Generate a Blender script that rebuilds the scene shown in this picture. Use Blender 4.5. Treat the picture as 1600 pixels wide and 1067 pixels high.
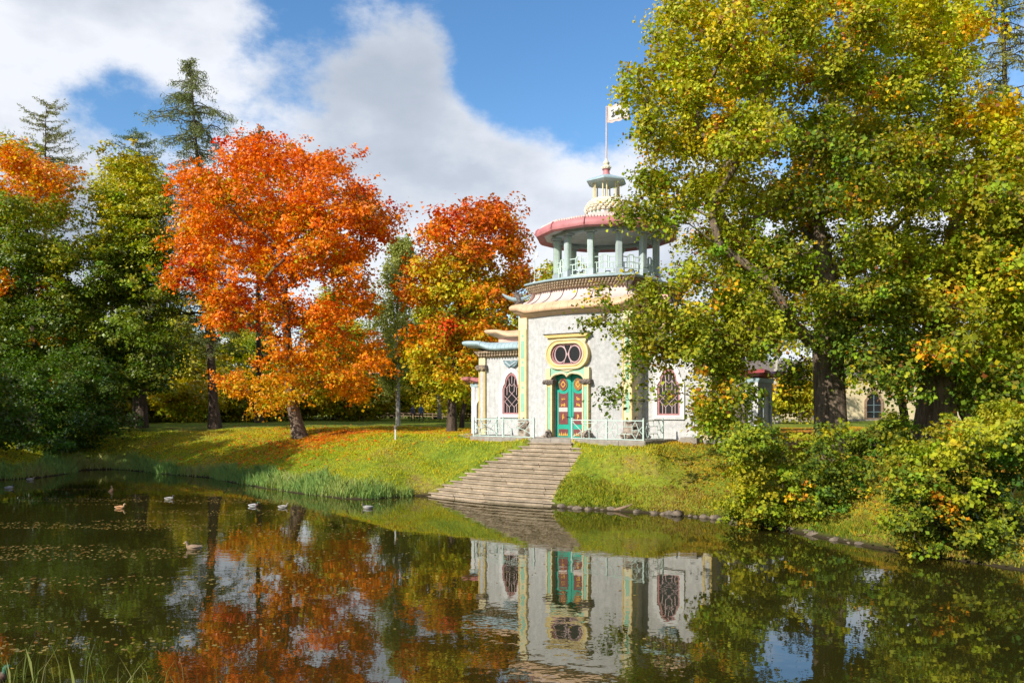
import bpy, math, random
import numpy as np
from math import radians as R, sin, cos, pi, sqrt, exp, hypot
from mathutils import Vector, Matrix

random.seed(7)
for o in list(bpy.data.objects): bpy.data.objects.remove(o)
scene = bpy.context.scene
COL = scene.collection

# ------------------------------------------------------------------ camera
FPX, HORIZON, EYE = 1300.0, 635.0, 4.15          # focal length in px of a 1600 px frame
cam_d = bpy.data.cameras.new('camera'); cam = bpy.data.objects.new('camera', cam_d); COL.objects.link(cam)
cam_d.sensor_width = 36.0; cam_d.lens = 36.0 * FPX / 1600.0
cam_d.shift_y = (HORIZON - 533.5) / 1600.0
cam_d.clip_start = 0.1; cam_d.clip_end = 3000
cam.location = (0, 0, EYE); cam.rotation_euler = (R(90), 0, 0)
scene.camera = cam

# ------------------------------------------------------------------ sun and sky
SUN_AZ, SUN_EL = 46.0, 31.0      # sun stands behind the camera, to the left
sun_d = bpy.data.lights.new('sun', 'SUN'); sun = bpy.data.objects.new('sun', sun_d); COL.objects.link(sun)
sun_d.energy = 5.0; sun_d.angle = R(0.53); sun_d.color = (1.0, 0.945, 0.84)
to_sun = Vector((-sin(R(SUN_AZ)) * cos(R(SUN_EL)), -cos(R(SUN_AZ)) * cos(R(SUN_EL)), sin(R(SUN_EL))))
sun.rotation_euler = to_sun.to_track_quat('Z', 'Y').to_euler()
sun.location = (-30, -40, 60)

world = bpy.data.worlds.new('World'); scene.world = world; world.use_nodes = True
wn, wl = world.node_tree.nodes, world.node_tree.links
wn.clear()
def wnode(t, **k):
    n = wn.new(t)
    for a, b in k.items(): setattr(n, a, b)
    return n
def wmath(op, a, b=None, clamp=False):
    n = wnode('ShaderNodeMath', operation=op); n.use_clamp = clamp
    for i, v in enumerate((a, b)):
        if v is None: continue
        if isinstance(v, (int, float)): n.inputs[i].default_value = v
        else: wl.new(v, n.inputs[i])
    return n.outputs[0]
sky = wnode('ShaderNodeTexSky', sky_type='NISHITA', sun_disc=False)
sky.sun_elevation = R(SUN_EL); sky.sun_rotation = math.atan2(to_sun.x, to_sun.y)
sky.air_density = 1.0; sky.dust_density = 0.35; sky.ozone_density = 2.2
bg_sky = wnode('ShaderNodeBackground'); bg_sky.inputs[1].default_value = 0.15
hue = wnode('ShaderNodeHueSaturation'); hue.inputs['Saturation'].default_value = 1.22
wl.new(sky.outputs[0], hue.inputs['Color']); wl.new(hue.outputs[0], bg_sky.inputs[0])
tc = wnode('ShaderNodeTexCoord')
DIR = tc.outputs['Generated']
def wnoise(scale, detail, rough, offs, sz=1.6):
    mp = wnode('ShaderNodeMapping'); mp.inputs['Location'].default_value = offs; mp.inputs['Scale'].default_value = (1, 1, sz)
    wl.new(DIR, mp.inputs[0])
    n = wnode('ShaderNodeTexNoise'); n.inputs['Scale'].default_value = scale; n.inputs['Detail'].default_value = detail
    n.inputs['Roughness'].default_value = rough
    wl.new(mp.outputs[0], n.inputs['Vector']); return n.outputs[0]
def pixdir(px, py): return Vector(((px - 800) / FPX, 1, (HORIZON - py) / FPX)).normalized()
big = wnoise(3.0, 10.0, 0.62, (3.1, 0.7, 1.9))
cov = wmath('MULTIPLY', wmath('SUBTRACT', big, 0.47), 4.4)
# where the clouds and the openings between them stand in the sky
for px, py, deg, w in ((690, 180, 10, .85), (60, 130, 12, .62), (300, 30, 8, .5), (975, 235, 9, .9), (1190, 420, 14, .45), (420, 420, 20, .5),
                       (485, 10, 6.0, -.95), (620, 100, 5.0, .5), (780, 10, 6, -.5), (850, 30, 9.0, -1.05), (1090, 90, 13, -1.0), (1250, -60, 12, -.7), (215, 200, 5.0, -1.05), (765, 305, 3.0, -.42), (860, 150, 5, -.4)):
    d = wnode('ShaderNodeVectorMath', operation='DOT_PRODUCT'); wl.new(DIR, d.inputs[0]); d.inputs[1].default_value = pixdir(px, py)
    k = 1.0 / (1 - cos(R(deg)))
    g = wmath('SUBTRACT', 1.0, wmath('MULTIPLY', wmath('SUBTRACT', 1.0, d.outputs['Value']), k * 0.5), True)
    g = wmath('MULTIPLY', wmath('MULTIPLY', g, g), w)
    cov = wmath('ADD', cov, g)
mask = wnode('ShaderNodeMapRange'); mask.interpolation_type = 'SMOOTHSTEP'
wl.new(cov, mask.inputs[0]); mask.inputs[1].default_value = -0.10; mask.inputs[2].default_value = 0.55
mask.inputs[3].default_value = 0.0; mask.inputs[4].default_value = 0.95
shade = wnoise(3.4, 8.0, 0.52, (8.2, 4.4, 0.3), 1.8)
ramp = wnode('ShaderNodeValToRGB'); wl.new(wmath('ADD', wmath('MULTIPLY', shade, 1.0), wmath('MULTIPLY', cov, -0.085)), ramp.inputs[0])
cr = ramp.color_ramp
cr.elements[0].position = 0.20; cr.elements[0].color = (0.38, 0.43, 0.51, 1)
cr.elements[1].position = 0.53; cr.elements[1].color = (0.80, 0.82, 0.87, 1)
e = cr.elements.new(0.36); e.color = (0.50, 0.545, 0.62, 1)
bg_cl = wnode('ShaderNodeBackground'); bg_cl.inputs[1].default_value = 0.94
wl.new(ramp.outputs[0], bg_cl.inputs[0])
mx = wnode('ShaderNodeMixShader'); wl.new(mask.outputs[0], mx.inputs[0]); wl.new(bg_sky.outputs[0], mx.inputs[1]); wl.new(bg_cl.outputs[0], mx.inputs[2])
wo = wnode('ShaderNodeOutputWorld'); wl.new(mx.outputs[0], wo.inputs[0])

vs = scene.view_settings
vs.view_transform = 'Standard'; vs.look = 'None'; vs.gamma = 1.0; vs.exposure = 0.34; vs.use_curve_mapping = False
scene.render.engine = 'CYCLES'
cy = scene.cycles
cy.use_denoising = True; cy.max_bounces = 8; cy.diffuse_bounces = 5; cy.glossy_bounces = 3; cy.transmission_bounces = 3
cy.transparent_max_bounces = 4; cy.caustics_reflective = False; cy.caustics_refractive = False; cy.sample_clamp_indirect = 6.0

# ------------------------------------------------------------------ helpers
def at(px, py, Y): return Vector(((px - 800) / FPX * Y, Y, EYE - (py - HORIZON) / FPX * Y))
def tag(o, label=None, cat=None, group=None, kind=None):
    if label: o['label'] = label
    if cat: o['category'] = cat
    if group: o['group'] = group
    if kind: o['kind'] = kind
    return o
def empty(name, loc=(0, 0, 0), rz=0.0, parent=None):
    o = bpy.data.objects.new(name, None); COL.objects.link(o); o.location = loc; o.rotation_euler = (0, 0, rz)
    o.empty_display_size = 0.3
    if parent: o.parent = parent
    return o
class MB:
    def __init__(s): s.v = []; s.f = []
    def add(s, vs, fs):
        b = len(s.v); s.v += [tuple(p) for p in vs]; s.f += [tuple(b + i for i in f) for f in fs]; return s
    def box(s, x0, x1, y0, y1, z0, z1, bev=0.0):
        if bev:
            b = bev
            P = []
            for z, i in ((z0, b), (z0 + b, 0), (z1 - b, 0), (z1, b)):
                P += [(x0 + i, y0 + i, z), (x1 - i, y0 + i, z), (x1 - i, y1 - i, z), (x0 + i, y1 - i, z)]
            fs = [(3, 2, 1, 0), (12, 13, 14, 15)]
            for k in range(3):
                for j in range(4):
                    a = 4 * k + j; c = 4 * k + (j + 1) % 4; fs.append((a, c, c + 4, a + 4))
            return s.add(P, fs)
        return s.add([(x0, y0, z0), (x1, y0, z0), (x1, y1, z0), (x0, y1, z0), (x0, y0, z1), (x1, y0, z1), (x1, y1, z1), (x0, y1, z1)],
                     [(3, 2, 1, 0), (4, 5, 6, 7), (0, 1, 5, 4), (1, 2, 6, 5), (2, 3, 7, 6), (3, 0, 4, 7)])
    def bar(s, a, b, w, h=None):
        a = Vector(a); b = Vector(b); h = h or w
        d = (b - a); L = d.length
        if L < 1e-6: return s
        d /= L
        up = Vector((0, 0, 1)) if abs(d.z) < 0.95 else Vector((0, 1, 0))
        x = d.cross(up).normalized(); y = x.cross(d).normalized()
        P = []
        for p in (a, b):
            for i, j in ((-1, -1), (1, -1), (1, 1), (-1, 1)): P.append(p + x * (i * w / 2) + y * (j * h / 2))
        return s.add(P, [(3, 2, 1, 0), (4, 5, 6, 7), (0, 1, 5, 4), (1, 2, 6, 5), (2, 3, 7, 6), (3, 0, 4, 7)])
    def tube(s, path, rad, n=8, sq=1.0, cap=True):
        path = [Vector(p) for p in path]; m = len(path)
        if not hasattr(rad, '__len__'): rad = [rad] * m
        ref = Vector((0.123, 0.31, 0.94)); P = []
        prev = None
        for i, p in enumerate(path):
            d = (path[min(i + 1, m - 1)] - path[max(i - 1, 0)])
            d = d.normalized() if d.length > 1e-9 else Vector((0, 0, 1))
            if prev is None:
                x = d.cross(ref)
                if x.length < 0.1: x = d.cross(Vector((1, 0, 0)))
            else: x = prev - d * prev.dot(d)
            x.normalize(); prev = x; y = d.cross(x)
            for k in range(n):
                a = 2 * pi * k / n
                P.append(p + (x * cos(a) + y * sin(a) * sq) * rad[i])
        fs = []
        for i in range(m - 1):
            for k in range(n):
                a = i * n + k; b = i * n + (k + 1) % n; fs.append((a, b, b + n, a + n))
        if cap: fs += [tuple(range(n - 1, -1, -1)), tuple((m - 1) * n + k for k in range(n))]
        return s.add(P, fs)
    def lathe(s, prof, n=24, c=(0, 0), rot=0.0, cap=True):
        P = [];
        for r, z in prof:
            for k in range(n):
                a = rot + 2 * pi * k / n; P.append((c[0] + r * cos(a), c[1] + r * sin(a), z))
        fs = []
        for i in range(len(prof) - 1):
            for k in range(n):
                a = i * n + k; b = i * n + (k + 1) % n; fs.append((a, b, b + n, a + n))
        if cap: fs += [tuple(range(n - 1, -1, -1)), tuple((len(prof) - 1) * n + k for k in range(n))]
        return s.add(P, fs)
    def plate(s, poly, y0, y1):           # polygon in x,z extruded from y0 (front) to y1
        n = len(poly)
        P = [(x, y0, z) for x, z in poly] + [(x, y1, z) for x, z in poly]
        fs = [tuple(range(n)), tuple(range(2 * n - 1, n - 1, -1))] + [(k, k + n, (k + 1) % n + n, (k + 1) % n) for k in range(n)]
        return s.add(P, fs)
    def band(s, outer, inner, y0, y1):    # frame between two outlines with equal point counts
        n = len(outer)
        P = [(x, y0, z) for x, z in outer] + [(x, y0, z) for x, z in inner] + [(x, y1, z) for x, z in outer] + [(x, y1, z) for x, z in inner]
        fs = []
        for k in range(n):
            j = (k + 1) % n
            fs += [(k, j, n + j, n + k), (n + k, n + j, 3 * n + j, 3 * n + k), (j, k, 2 * n + k, 2 * n + j)]
        return s.add(P, fs)
    def lump(s, c, r, n=6, jit=0.25, rng=random, sq=(1, 1, 1)):
        P = []; rows = 4
        for i in range(rows + 1):
            th = pi * i / rows
            for k in range(n):
                a = 2 * pi * k / n + i * 0.5; q = r * (1 + rng.uniform(-jit, jit))
                P.append((c[0] + q * sin(th) * cos(a) * sq[0], c[1] + q * sin(th) * sin(a) * sq[1], c[2] + q * cos(th) * sq[2]))
        fs = []
        for i in range(rows):
            for k in range(n): a = i * n + k; b = i * n + (k + 1) % n; fs.append((a, a + n, b + n, b))
        return s.add(P, fs)
    def build(s, name, mat, parent=None, smooth=False, loc=None, rz=0.0):
        me = bpy.data.meshes.new(name); me.from_pydata(s.v, [], s.f); me.validate(); me.update()
        if mat: me.materials.append(mat)
        o = bpy.data.objects.new(name, me); COL.objects.link(o)
        if parent: o.parent = parent
        if loc is not None: o.location = loc
        o.rotation_euler.z = rz
        if smooth: set_smooth(o, smooth if isinstance(smooth, (int, float)) and smooth > 1 else 40)
        return o
def set_smooth(o, deg=40):
    me = o.data
    me.polygons.foreach_set('use_smooth', [True] * len(me.polygons))
    try: me.set_sharp_from_angle(angle=R(deg))
    except Exception: pass
def copy_of(o, parent=None, **k):
    c = o.copy(); COL.objects.link(c); c.parent = parent
    for a, b in k.items(): setattr(c, a, b)
    return c
def copy_tree(o, parent=None):
    c = o.copy(); COL.objects.link(c); c.parent = parent
    for ch in list(o.children): copy_tree(ch, c)
    return c
def np_mesh(name, V, F, mat, parent=None, col=None, smooth=False):
    """V (n,3) float, F (m,k) int with constant k"""
    me = bpy.data.meshes.new(name); n = len(V); m, k = F.shape
    me.vertices.add(n); me.vertices.foreach_set('co', np.ascontiguousarray(V, dtype=np.float32).ravel())
    me.loops.add(m * k); me.loops.foreach_set('vertex_index', np.ascontiguousarray(F, dtype=np.int32).ravel())
    me.polygons.add(m); me.polygons.foreach_set('loop_start', np.arange(0, m * k, k, dtype=np.int32))
    me.polygons.foreach_set('loop_total', np.full(m, k, dtype=np.int32))
    if smooth: me.polygons.foreach_set('use_smooth', np.ones(m, dtype=bool))
    me.update(calc_edges=True)
    if col is not None:
        a = me.attributes.new('Col', 'FLOAT_COLOR', 'POINT')
        c4 = np.ones((n, 4), dtype=np.float32); c4[:, :3] = col
        a.data.foreach_set('color', c4.ravel())
    if mat: me.materials.append(mat)
    o = bpy.data.objects.new(name, me); COL.objects.link(o)
    if parent: o.parent = parent
    return o

# ------------------------------------------------------------------ materials
def new_mat(name):
    m = bpy.data.materials.new(name); m.use_nodes = True
    nt = m.node_tree; b = nt.nodes['Principled BSDF']; return m, nt, b
def N(nt, t, ins=None, **k):
    n = nt.nodes.new(t)
    for a, b in k.items(): setattr(n, a, b)
    for a, b in (ins or {}).items():
        if hasattr(b, 'is_output'): nt.links.new(b, n.inputs[a])
        else: n.inputs[a].default_value = b
    return n
def c4(c): return (c[0], c[1], c[2], 1)
def paint(name, c1, c2=None, scale=3.0, rough=0.6, bump=0.0, bscale=40.0, wear=0.0, wearc=(.25, .22, .18), lo=.38, hi=.62, spec=0.35, metal=0):
    m, nt, b = new_mat(name); L = nt.links
    b.inputs['Roughness'].default_value = rough; b.inputs['Specular IOR Level'].default_value = spec; b.inputs['Metallic'].default_value = metal
    if c2 is None: c2 = tuple(x * 0.86 for x in c1)
    t = N(nt, 'ShaderNodeTexCoord').outputs['Object']
    n1 = N(nt, 'ShaderNodeTexNoise', {'Vector': t, 'Scale': scale, 'Detail': 6.0, 'Roughness': 0.62})
    r = N(nt, 'ShaderNodeMapRange', {0: n1.outputs[0], 1: lo, 2: hi})
    mix = N(nt, 'ShaderNodeMix', {0: r.outputs[0], 6: c4(c1), 7: c4(c2)}, data_type='RGBA')
    out = mix.outputs[2]
    if wear > 0:
        n2 = N(nt, 'ShaderNodeTexNoise', {'Vector': t, 'Scale': scale * 5.5, 'Detail': 5.0, 'Roughness': 0.7})
        r2 = N(nt, 'ShaderNodeMapRange', {0: n2.outputs[0], 1: 0.60 - 0.1 * wear, 2: 0.74})
        ml = N(nt, 'ShaderNodeMath', {0: r2.outputs[0], 1: wear}, operation='MULTIPLY')
        mix2 = N(nt, 'ShaderNodeMix', {0: ml.outputs[0], 6: out, 7: c4(wearc)}, data_type='RGBA'); out = mix2.outputs[2]
    L.new(out, b.inputs['Base Color'])
    if bump > 0:
        n3 = N(nt, 'ShaderNodeTexNoise', {'Vector': t, 'Scale': bscale, 'Detail': 4.0, 'Roughness': 0.6})
        bp = N(nt, 'ShaderNodeBump', {'Height': n3.outputs[0], 'Strength': bump, 'Distance': 0.03})
        L.new(bp.outputs[0], b.inputs['Normal'])
    return m
def leaf_mat(name, trans=0.35, gain=1.0):
    m = bpy.data.materials.new(name); m.use_nodes = True; nt = m.node_tree; nt.nodes.clear()
    a = N(nt, 'ShaderNodeAttribute', attribute_name='Col')
    d = N(nt, 'ShaderNodeBsdfDiffuse', {'Color': a.outputs['Color']})
    hs = N(nt, 'ShaderNodeHueSaturation', {'Color': a.outputs['Color'], 'Saturation': 1.15, 'Value': 1.15})
    t = N(nt, 'ShaderNodeBsdfTranslucent', {'Color': hs.outputs[0]})
    mx = N(nt, 'ShaderNodeMixShader', {0: trans, 1: d.outputs[0], 2: t.outputs[0]})
    g = N(nt, 'ShaderNodeBsdfGlossy', {'Color': (1, 1, 1, 1), 'Roughness': 0.42})
    fr = N(nt, 'ShaderNodeFresnel', {'IOR': 1.35})
    fm = N(nt, 'ShaderNodeMath', {0: fr.outputs[0], 1: 0.07}, operation='MULTIPLY')
    m2 = N(nt, 'ShaderNodeMixShader', {0: fm.outputs[0], 1: mx.outputs[0], 2: g.outputs[0]})
    o = N(nt, 'ShaderNodeOutputMaterial', {0: m2.outputs[0]})
    return m
def bark_mat(name, c1, c2, sc=5.0, stretch=0.18, bump=0.9):
    m, nt, b = new_mat(name); L = nt.links
    b.inputs['Roughness'].default_value = 0.95; b.inputs['Specular IOR Level'].default_value = 0.15
    t = N(nt, 'ShaderNodeTexCoord').outputs['Object']
    mp = N(nt, 'ShaderNodeMapping', {'Vector': t, 'Scale': (1, 1, stretch)})
    n1 = N(nt, 'ShaderNodeTexNoise', {'Vector': mp.outputs[0], 'Scale': sc, 'Detail': 8.0, 'Roughness': 0.68, 'Distortion': 0.6})
    r = N(nt, 'ShaderNodeMapRange', {0: n1.outputs[0], 1: 0.36, 2: 0.64})
    mix = N(nt, 'ShaderNodeMix', {0: r.outputs[0], 6: c4(c1), 7: c4(c2)}, data_type='RGBA')
    L.new(mix.outputs[2], b.inputs['Base Color'])
    bp = N(nt, 'ShaderNodeBump', {'Height': n1.outputs[0], 'Strength': bump, 'Distance': 0.12}); L.new(bp.outputs[0], b.inputs['Normal'])
    return m

M = {}
M['stucco'] = paint('stucco', (.55, .543, .53), (.42, .415, .41), 5.0, .9, .5, 26, .75, (.33, .315, .295), .38, .64, .2)
def streaks(m):
    nt = m.node_tree; b = nt.nodes['Principled BSDF']; src = b.inputs['Base Color'].links[0].from_socket
    t = N(nt, 'ShaderNodeTexCoord').outputs['Object']; mp = N(nt, 'ShaderNodeMapping', {'Vector': t, 'Scale': (3.2, 3.2, .28)})
    n = N(nt, 'ShaderNodeTexNoise', {'Vector': mp.outputs[0], 'Scale': 1.5, 'Detail': 7.0, 'Roughness': .7}); r = N(nt, 'ShaderNodeMapRange', {0: n.outputs[0], 1: .50, 2: .74, 3: 0.0, 4: .55})
    mx = N(nt, 'ShaderNodeMix', {0: r.outputs[0], 6: src, 7: (.27, .26, .245, 1)}, data_type='RGBA'); nt.links.new(mx.outputs[2], b.inputs['Base Color'])
streaks(M['stucco'])
M['white'] = paint('white_plaster', (.64, .635, .62), (.54, .535, .52), 3, .75, .2, 30)
M['cream'] = paint('cream_paint', (.66, .58, .36), (.58, .48, .28), 2.5, .6, .15, 30)
M['yellow'] = paint('yellow_paint', (.62, .46, .17), (.54, .39, .14), 2.5, .6, .15, 30)
M['mint'] = paint('mint_paint', (.28, .50, .36), (.23, .43, .31), 3, .6)
M['teal'] = paint('teal_paint', (.02, .36, .25), (.018, .29, .20), 3, .42, .0)
M['maroon'] = paint('maroon_paint', (.19, .055, .05), (.14, .04, .04), 4, .45)
M['gold'] = paint('gold_leaf', (.70, .42, .07), (.55, .30, .05), 9, .4)
M['ochre'] = paint('ochre_paint', (.36, .17, .05), (.22, .09, .03), 14, .5)
M['pink'] = paint('pink_paint', (.50, .19, .195), (.41, .15, .155), 2.2, .55, .1, 20, .25, (.5, .4, .38))
M['palepink'] = paint('pale_pink_paint', (.66, .51, .47), (.56, .43, .39), 1.6, .6, .1, 20, .35, (.52, .44, .42))
M['peach'] = paint('peach_paint', (.66, .44, .27), (.54, .35, .21), 2.0, .55, .1, 20, .35, (.45, .33, .25))
M['salmon'] = paint('salmon_paint', (.76, .42, .34), (.66, .36, .29), 2, .6)
M['redroof'] = paint('red_roof_paint', (.42, .085, .09), (.33, .065, .07), 3, .5)
M['skyblue'] = paint('blue_green_paint', (.36, .47, .50), (.28, .38, .41), 2.0, .5, .1, 20, .3, (.30, .36, .38))
M['bluegrey'] = paint('blue_grey_paint', (.42, .475, .50), (.33, .385, .41), 2.5, .6, .1, 20)
M['palegreen'] = paint('pale_green_paint', (.48, .58, .50), (.40, .50, .43), 2.5, .6, .1, 20)
M['slate'] = paint('slate_paint', (.17, .25, .27), (.12, .18, .20), 6, .55)
M['seam'] = paint('seam_lead', (.13, .12, .13), None, 6, .6)
M['tilebrown'] = paint('brown_scale_tile', (.46, .35, .23), (.24, .17, .11), 7, .8)
M['shell'] = paint('cream_shellwork', (.76, .70, .55), (.58, .52, .40), 6, .8)
M['carved'] = paint('carved_grey_brown', (.22, .17, .14), (.10, .085, .075), 10, .75)
M['rock'] = paint('tuff_rock', (.40, .33, .26), (.17, .13, .10), 5, .95, .8, 22)
M['frame'] = paint('window_frame_paint', (.38, .17, .17), (.30, .13, .13), 5, .5)
M['muntin'] = paint('muntin_paint', (.58, .40, .40), None, 5, .5)
M['black'] = paint('black_iron', (.03, .03, .03), None, 6, .5)
M['rail'] = paint('railing_paint', (.50, .60, .54), (.40, .50, .45), 6, .45)
M['stone'] = paint('granite_kerb', (.33, .29, .24), (.24, .21, .175), 3, .9, .5, 40, .5, (.14, .125, .10))
M['step'] = paint('worn_step_stone', (.43, .34, .24), (.28, .22, .15), 1.6, .9, .6, 30, .8, (.16, .125, .085))
M['gravel'] = paint('gravel_path', (.36, .32, .27), (.28, .25, .21), 8, .95, .5, 60)
M['yellowwall'] = paint('ochre_wall', (.60, .50, .31), (.48, .39, .24), .5, .9, .2, 12, .4, (.42, .32, .18))
M['wood'] = paint('old_wood', (.30, .20, .13), (.20, .13, .08), 6, .8)
M['stonegrey'] = paint('shore_stone', (.22, .17, .12), (.10, .08, .06), 4, .9, .6, 20)
M['leaf'] = leaf_mat('autumn_leaf', .36)
M['grassblade'] = leaf_mat('grass_blade', .30)
M['oakbark'] = bark_mat('oak_bark', (.27, .20, .145), (.085, .062, .045), 6)
M['bark'] = bark_mat('dark_bark', (.13, .095, .07), (.045, .034, .027), 6)
M['birchbark'] = bark_mat('pale_bark', (.52, .49, .44), (.20, .17, .15), 3, .8, .3)
def glass_mat():
    m, nt, b = new_mat('dark_glass'); b.inputs['Base Color'].default_value = (.018, .018, .02, 1); b.inputs['Roughness'].default_value = .2; b.inputs['Specular IOR Level'].default_value = .4
    t = N(nt, 'ShaderNodeTexCoord').outputs['Object']
    n = N(nt, 'ShaderNodeTexNoise', {'Vector': t, 'Scale': 2.5, 'Detail': 3.0})
    bp = N(nt, 'ShaderNodeBump', {'Height': n.outputs[0], 'Strength': .12, 'Distance': .05}); nt.links.new(bp.outputs[0], b.inputs['Normal'])
    return m
M['glass'] = glass_mat()

# ------------------------------------------------------------------ terrain
ROT = R(-36.0); PC = Vector((3.19, 41.25, 2.62))             # pavilion frame: x along the front, y inward, z up
UX = Vector((cos(ROT), sin(ROT), 0)); UY = Vector((-sin(ROT), cos(ROT), 0))
def loc2(x, y):                                            # world -> pavilion frame (numpy friendly)
    dx, dy = x - PC.x, y - PC.y
    return dx * UX.x + dy * UX.y, dx * UY.x + dy * UY.y
def pav(x, y, z=0.0): return PC + UX * x + UY * y + Vector((0, 0, z))
POND = np.array([(-28.9, 46.9), (-27.6, 48.6), (-27.6, 52.5), (-28.2, 54.5), (-26.5, 55.2), (-24, 53.5), (-21.7, 51.4), (-17.6, 48.6), (-16.4, 46.9),
    (-13, 42.9), (-9.7, 39.4), (-7.6, 37.6), (-6.4, 37.2), (-5.2, 38.1), (-4.2, 38.6), (-2.5, 36.9), (-.3, 35.6), (1.3, 34.9), (2.3, 33.9), (5, 32.7), (7.7, 30.6), (9.4, 27.7), (10.4, 25.1),
    (11.5, 23), (13, 21), (16, 18), (22, 15), (24, 11), (18, 8.5), (8, 9.5), (0, 10.4), (-5, 11.0), (-9, 12.0), (-13, 12.6), (-18, 15), (-26, 28), (-30.5, 38)])
def pond_dist(x, y):
    """signed distance to the pond edge, positive on land"""
    x = np.asarray(x, dtype=float); y = np.asarray(y, dtype=float)
    best = np.full(x.shape, 1e9); inside = np.zeros(x.shape, dtype=bool)
    n = len(POND)
    for i in range(n):
        ax, ay = POND[i]; bx, by = POND[(i + 1) % n]
        ex, ey = bx - ax, by - ay
        t = np.clip(((x - ax) * ex + (y - ay) * ey) / (ex * ex + ey * ey), 0, 1)
        best = np.minimum(best, (x - ax - t * ex) ** 2 + (y - ay - t * ey) ** 2)
        c = ((ay > y) != (by > y))
        with np.errstate(divide='ignore', invalid='ignore'):
            xi = (bx - ax) * (y - ay) / (by - ay if by != ay else 1e-9) + ax
        inside ^= c & (x < xi)
    d = np.sqrt(best); return np.where(inside, -d, d)
def wob(x, y, s, ph=0.0):
    return (np.sin(x / s * 1.0 + 1.3 + ph) * np.cos(y / s * 1.13 + .4 + ph) + .5 * np.sin(x / s * 2.3 + y / s * 1.9 + 2.1 + ph) + .3 * np.cos(x / s * 4.7 - y / s * 4.1 + ph)) / 1.8
NSTEP = 15
def step_rng(k):                                           # left / right end of a stair tread (pavilion x)
    return float(np.interp(k, SK, SL)), float(np.interp(k, SK, SR))
SK, SL, SR = [0, 1, 2, 3, NSTEP, NSTEP + 1], [-1.0, -1.2, -1.5, -1.8, -4.35, -4.5], [1.05, 1.25, 1.7, 2.15, 2.65, 2.65]
TR, TO = .315, 2.28                                        # tread depth, distance of the terrace edge from the front
def step_out(k, t): return TO + TR * k - (t + .4) ** 2 / 32
def stair_k(lx, out): return np.clip((out - TO + (lx + .4) ** 2 / 32) / TR, 0, NSTEP + 1.0)
def ground_z(x, y):
    x = np.asarray(x, dtype=float); y = np.asarray(y, dtype=float)
    d = pond_dist(x, y) + .18 * wob(x, y, .9)
    w = np.interp(x, [-40, -12, -6, -3, 6, 9, 14], [9, 10.5, 7.0, 5.2, 5.2, 7.5, 10.0])
    w = np.where(y < 20, 9.0, w)
    u = np.clip(d / w, 0, 1)
    ex = np.interp(x, [-12, -5, 8, 14], [1.7, 1.35, 1.35, 1.6])
    z = 2.52 * (1 - (1 - u) ** ex) + .05
    z = z + np.clip(d / 6, 0, 1) * .10 * wob(x, y, 3.1)
    far = np.clip((y - 62) / 60, 0, 1); z = z + far * (.12 + .25 * wob(x, y, 9.0, 1.0))
    z = np.where(d < 0, np.maximum(-1.2, d * .45) + .05, z)
    lx, ly = loc2(x, y); out = -ly
    under = ((np.abs(lx) < 5.05) & (ly > -2.43) & (ly < 2.2)) | ((np.abs(lx) < 8.7) & (ly > .6) & (ly < 8))
    near = np.clip(1.6 - np.maximum(np.abs(lx) - 4.9, np.maximum(-ly - 2.28, ly - 8)), 0, 1) 
    z = np.where((np.abs(lx) < 7.0) & (ly > -3.9) & (ly < 8), z * (1 - .8 * near) + 2.47 * .8 * near, z)
    z = np.where(under, np.minimum(z, 2.36), z)
    # stair bed
    kk = stair_k(lx, out)
    sz = 2.62 - .1747 * kk
    L = np.interp(kk, SK, SL); Rr = np.interp(kk, SK, SR)
    edge = np.minimum(lx - L, Rr - lx)
    bed = (out > 2.2) & (out < 7.4) & (edge > -.02)
    side = (out > 2.2) & (out < 7.4) & (edge > -1.4) & (edge <= -.02)
    f = np.clip(-edge / 1.4, 0, 1)
    z = np.where(side & (d > 0), z * f + (1 - f) * (sz + .10), z)
    z = np.where(bed, np.minimum(z, sz - .34), z)
    return z
def gz(x, y): return float(ground_z(np.array([x]), np.array([y]))[0])
def hit(px, py):
    """where the line of sight through a point of the photograph meets the ground"""
    Y = np.arange(12.0, 160.0, .1); X = (px - 800) / FPX * Y; Z = EYE - (py - HORIZON) / FPX * Y
    g = np.maximum(ground_z(X, Y), 0); i = int(np.argmax(g >= Z))
    return Vector((X[i], Y[i], g[i]))
def axis(lo, hi, a, b, st):
    mid = list(np.arange(a, b, st)); left = []; right = []
    s, v = st, a
    while v > lo: s *= 1.16; v -= s; left.append(max(v, lo))
    s, v = st, mid[-1]
    while v < hi: s *= 1.16; v += s; right.append(min(v, hi))
    return np.array(left[::-1] + mid + right)
xs = axis(-900, 900, -34, 30, .28); ys = axis(-300, 1500, 8, 60, .28)
GX, GY = np.meshgrid(xs, ys); GZ = ground_z(GX, GY)
nx, ny = len(xs), len(ys)
V = np.stack([GX, GY, GZ], -1).reshape(-1, 3)
ii = np.arange((ny - 1) * (nx - 1)); r_, c_ = ii // (nx - 1), ii % (nx - 1); a_ = r_ * nx + c_
F = np.stack([a_, a_ + 1, a_ + nx + 1, a_ + nx], -1)
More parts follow.
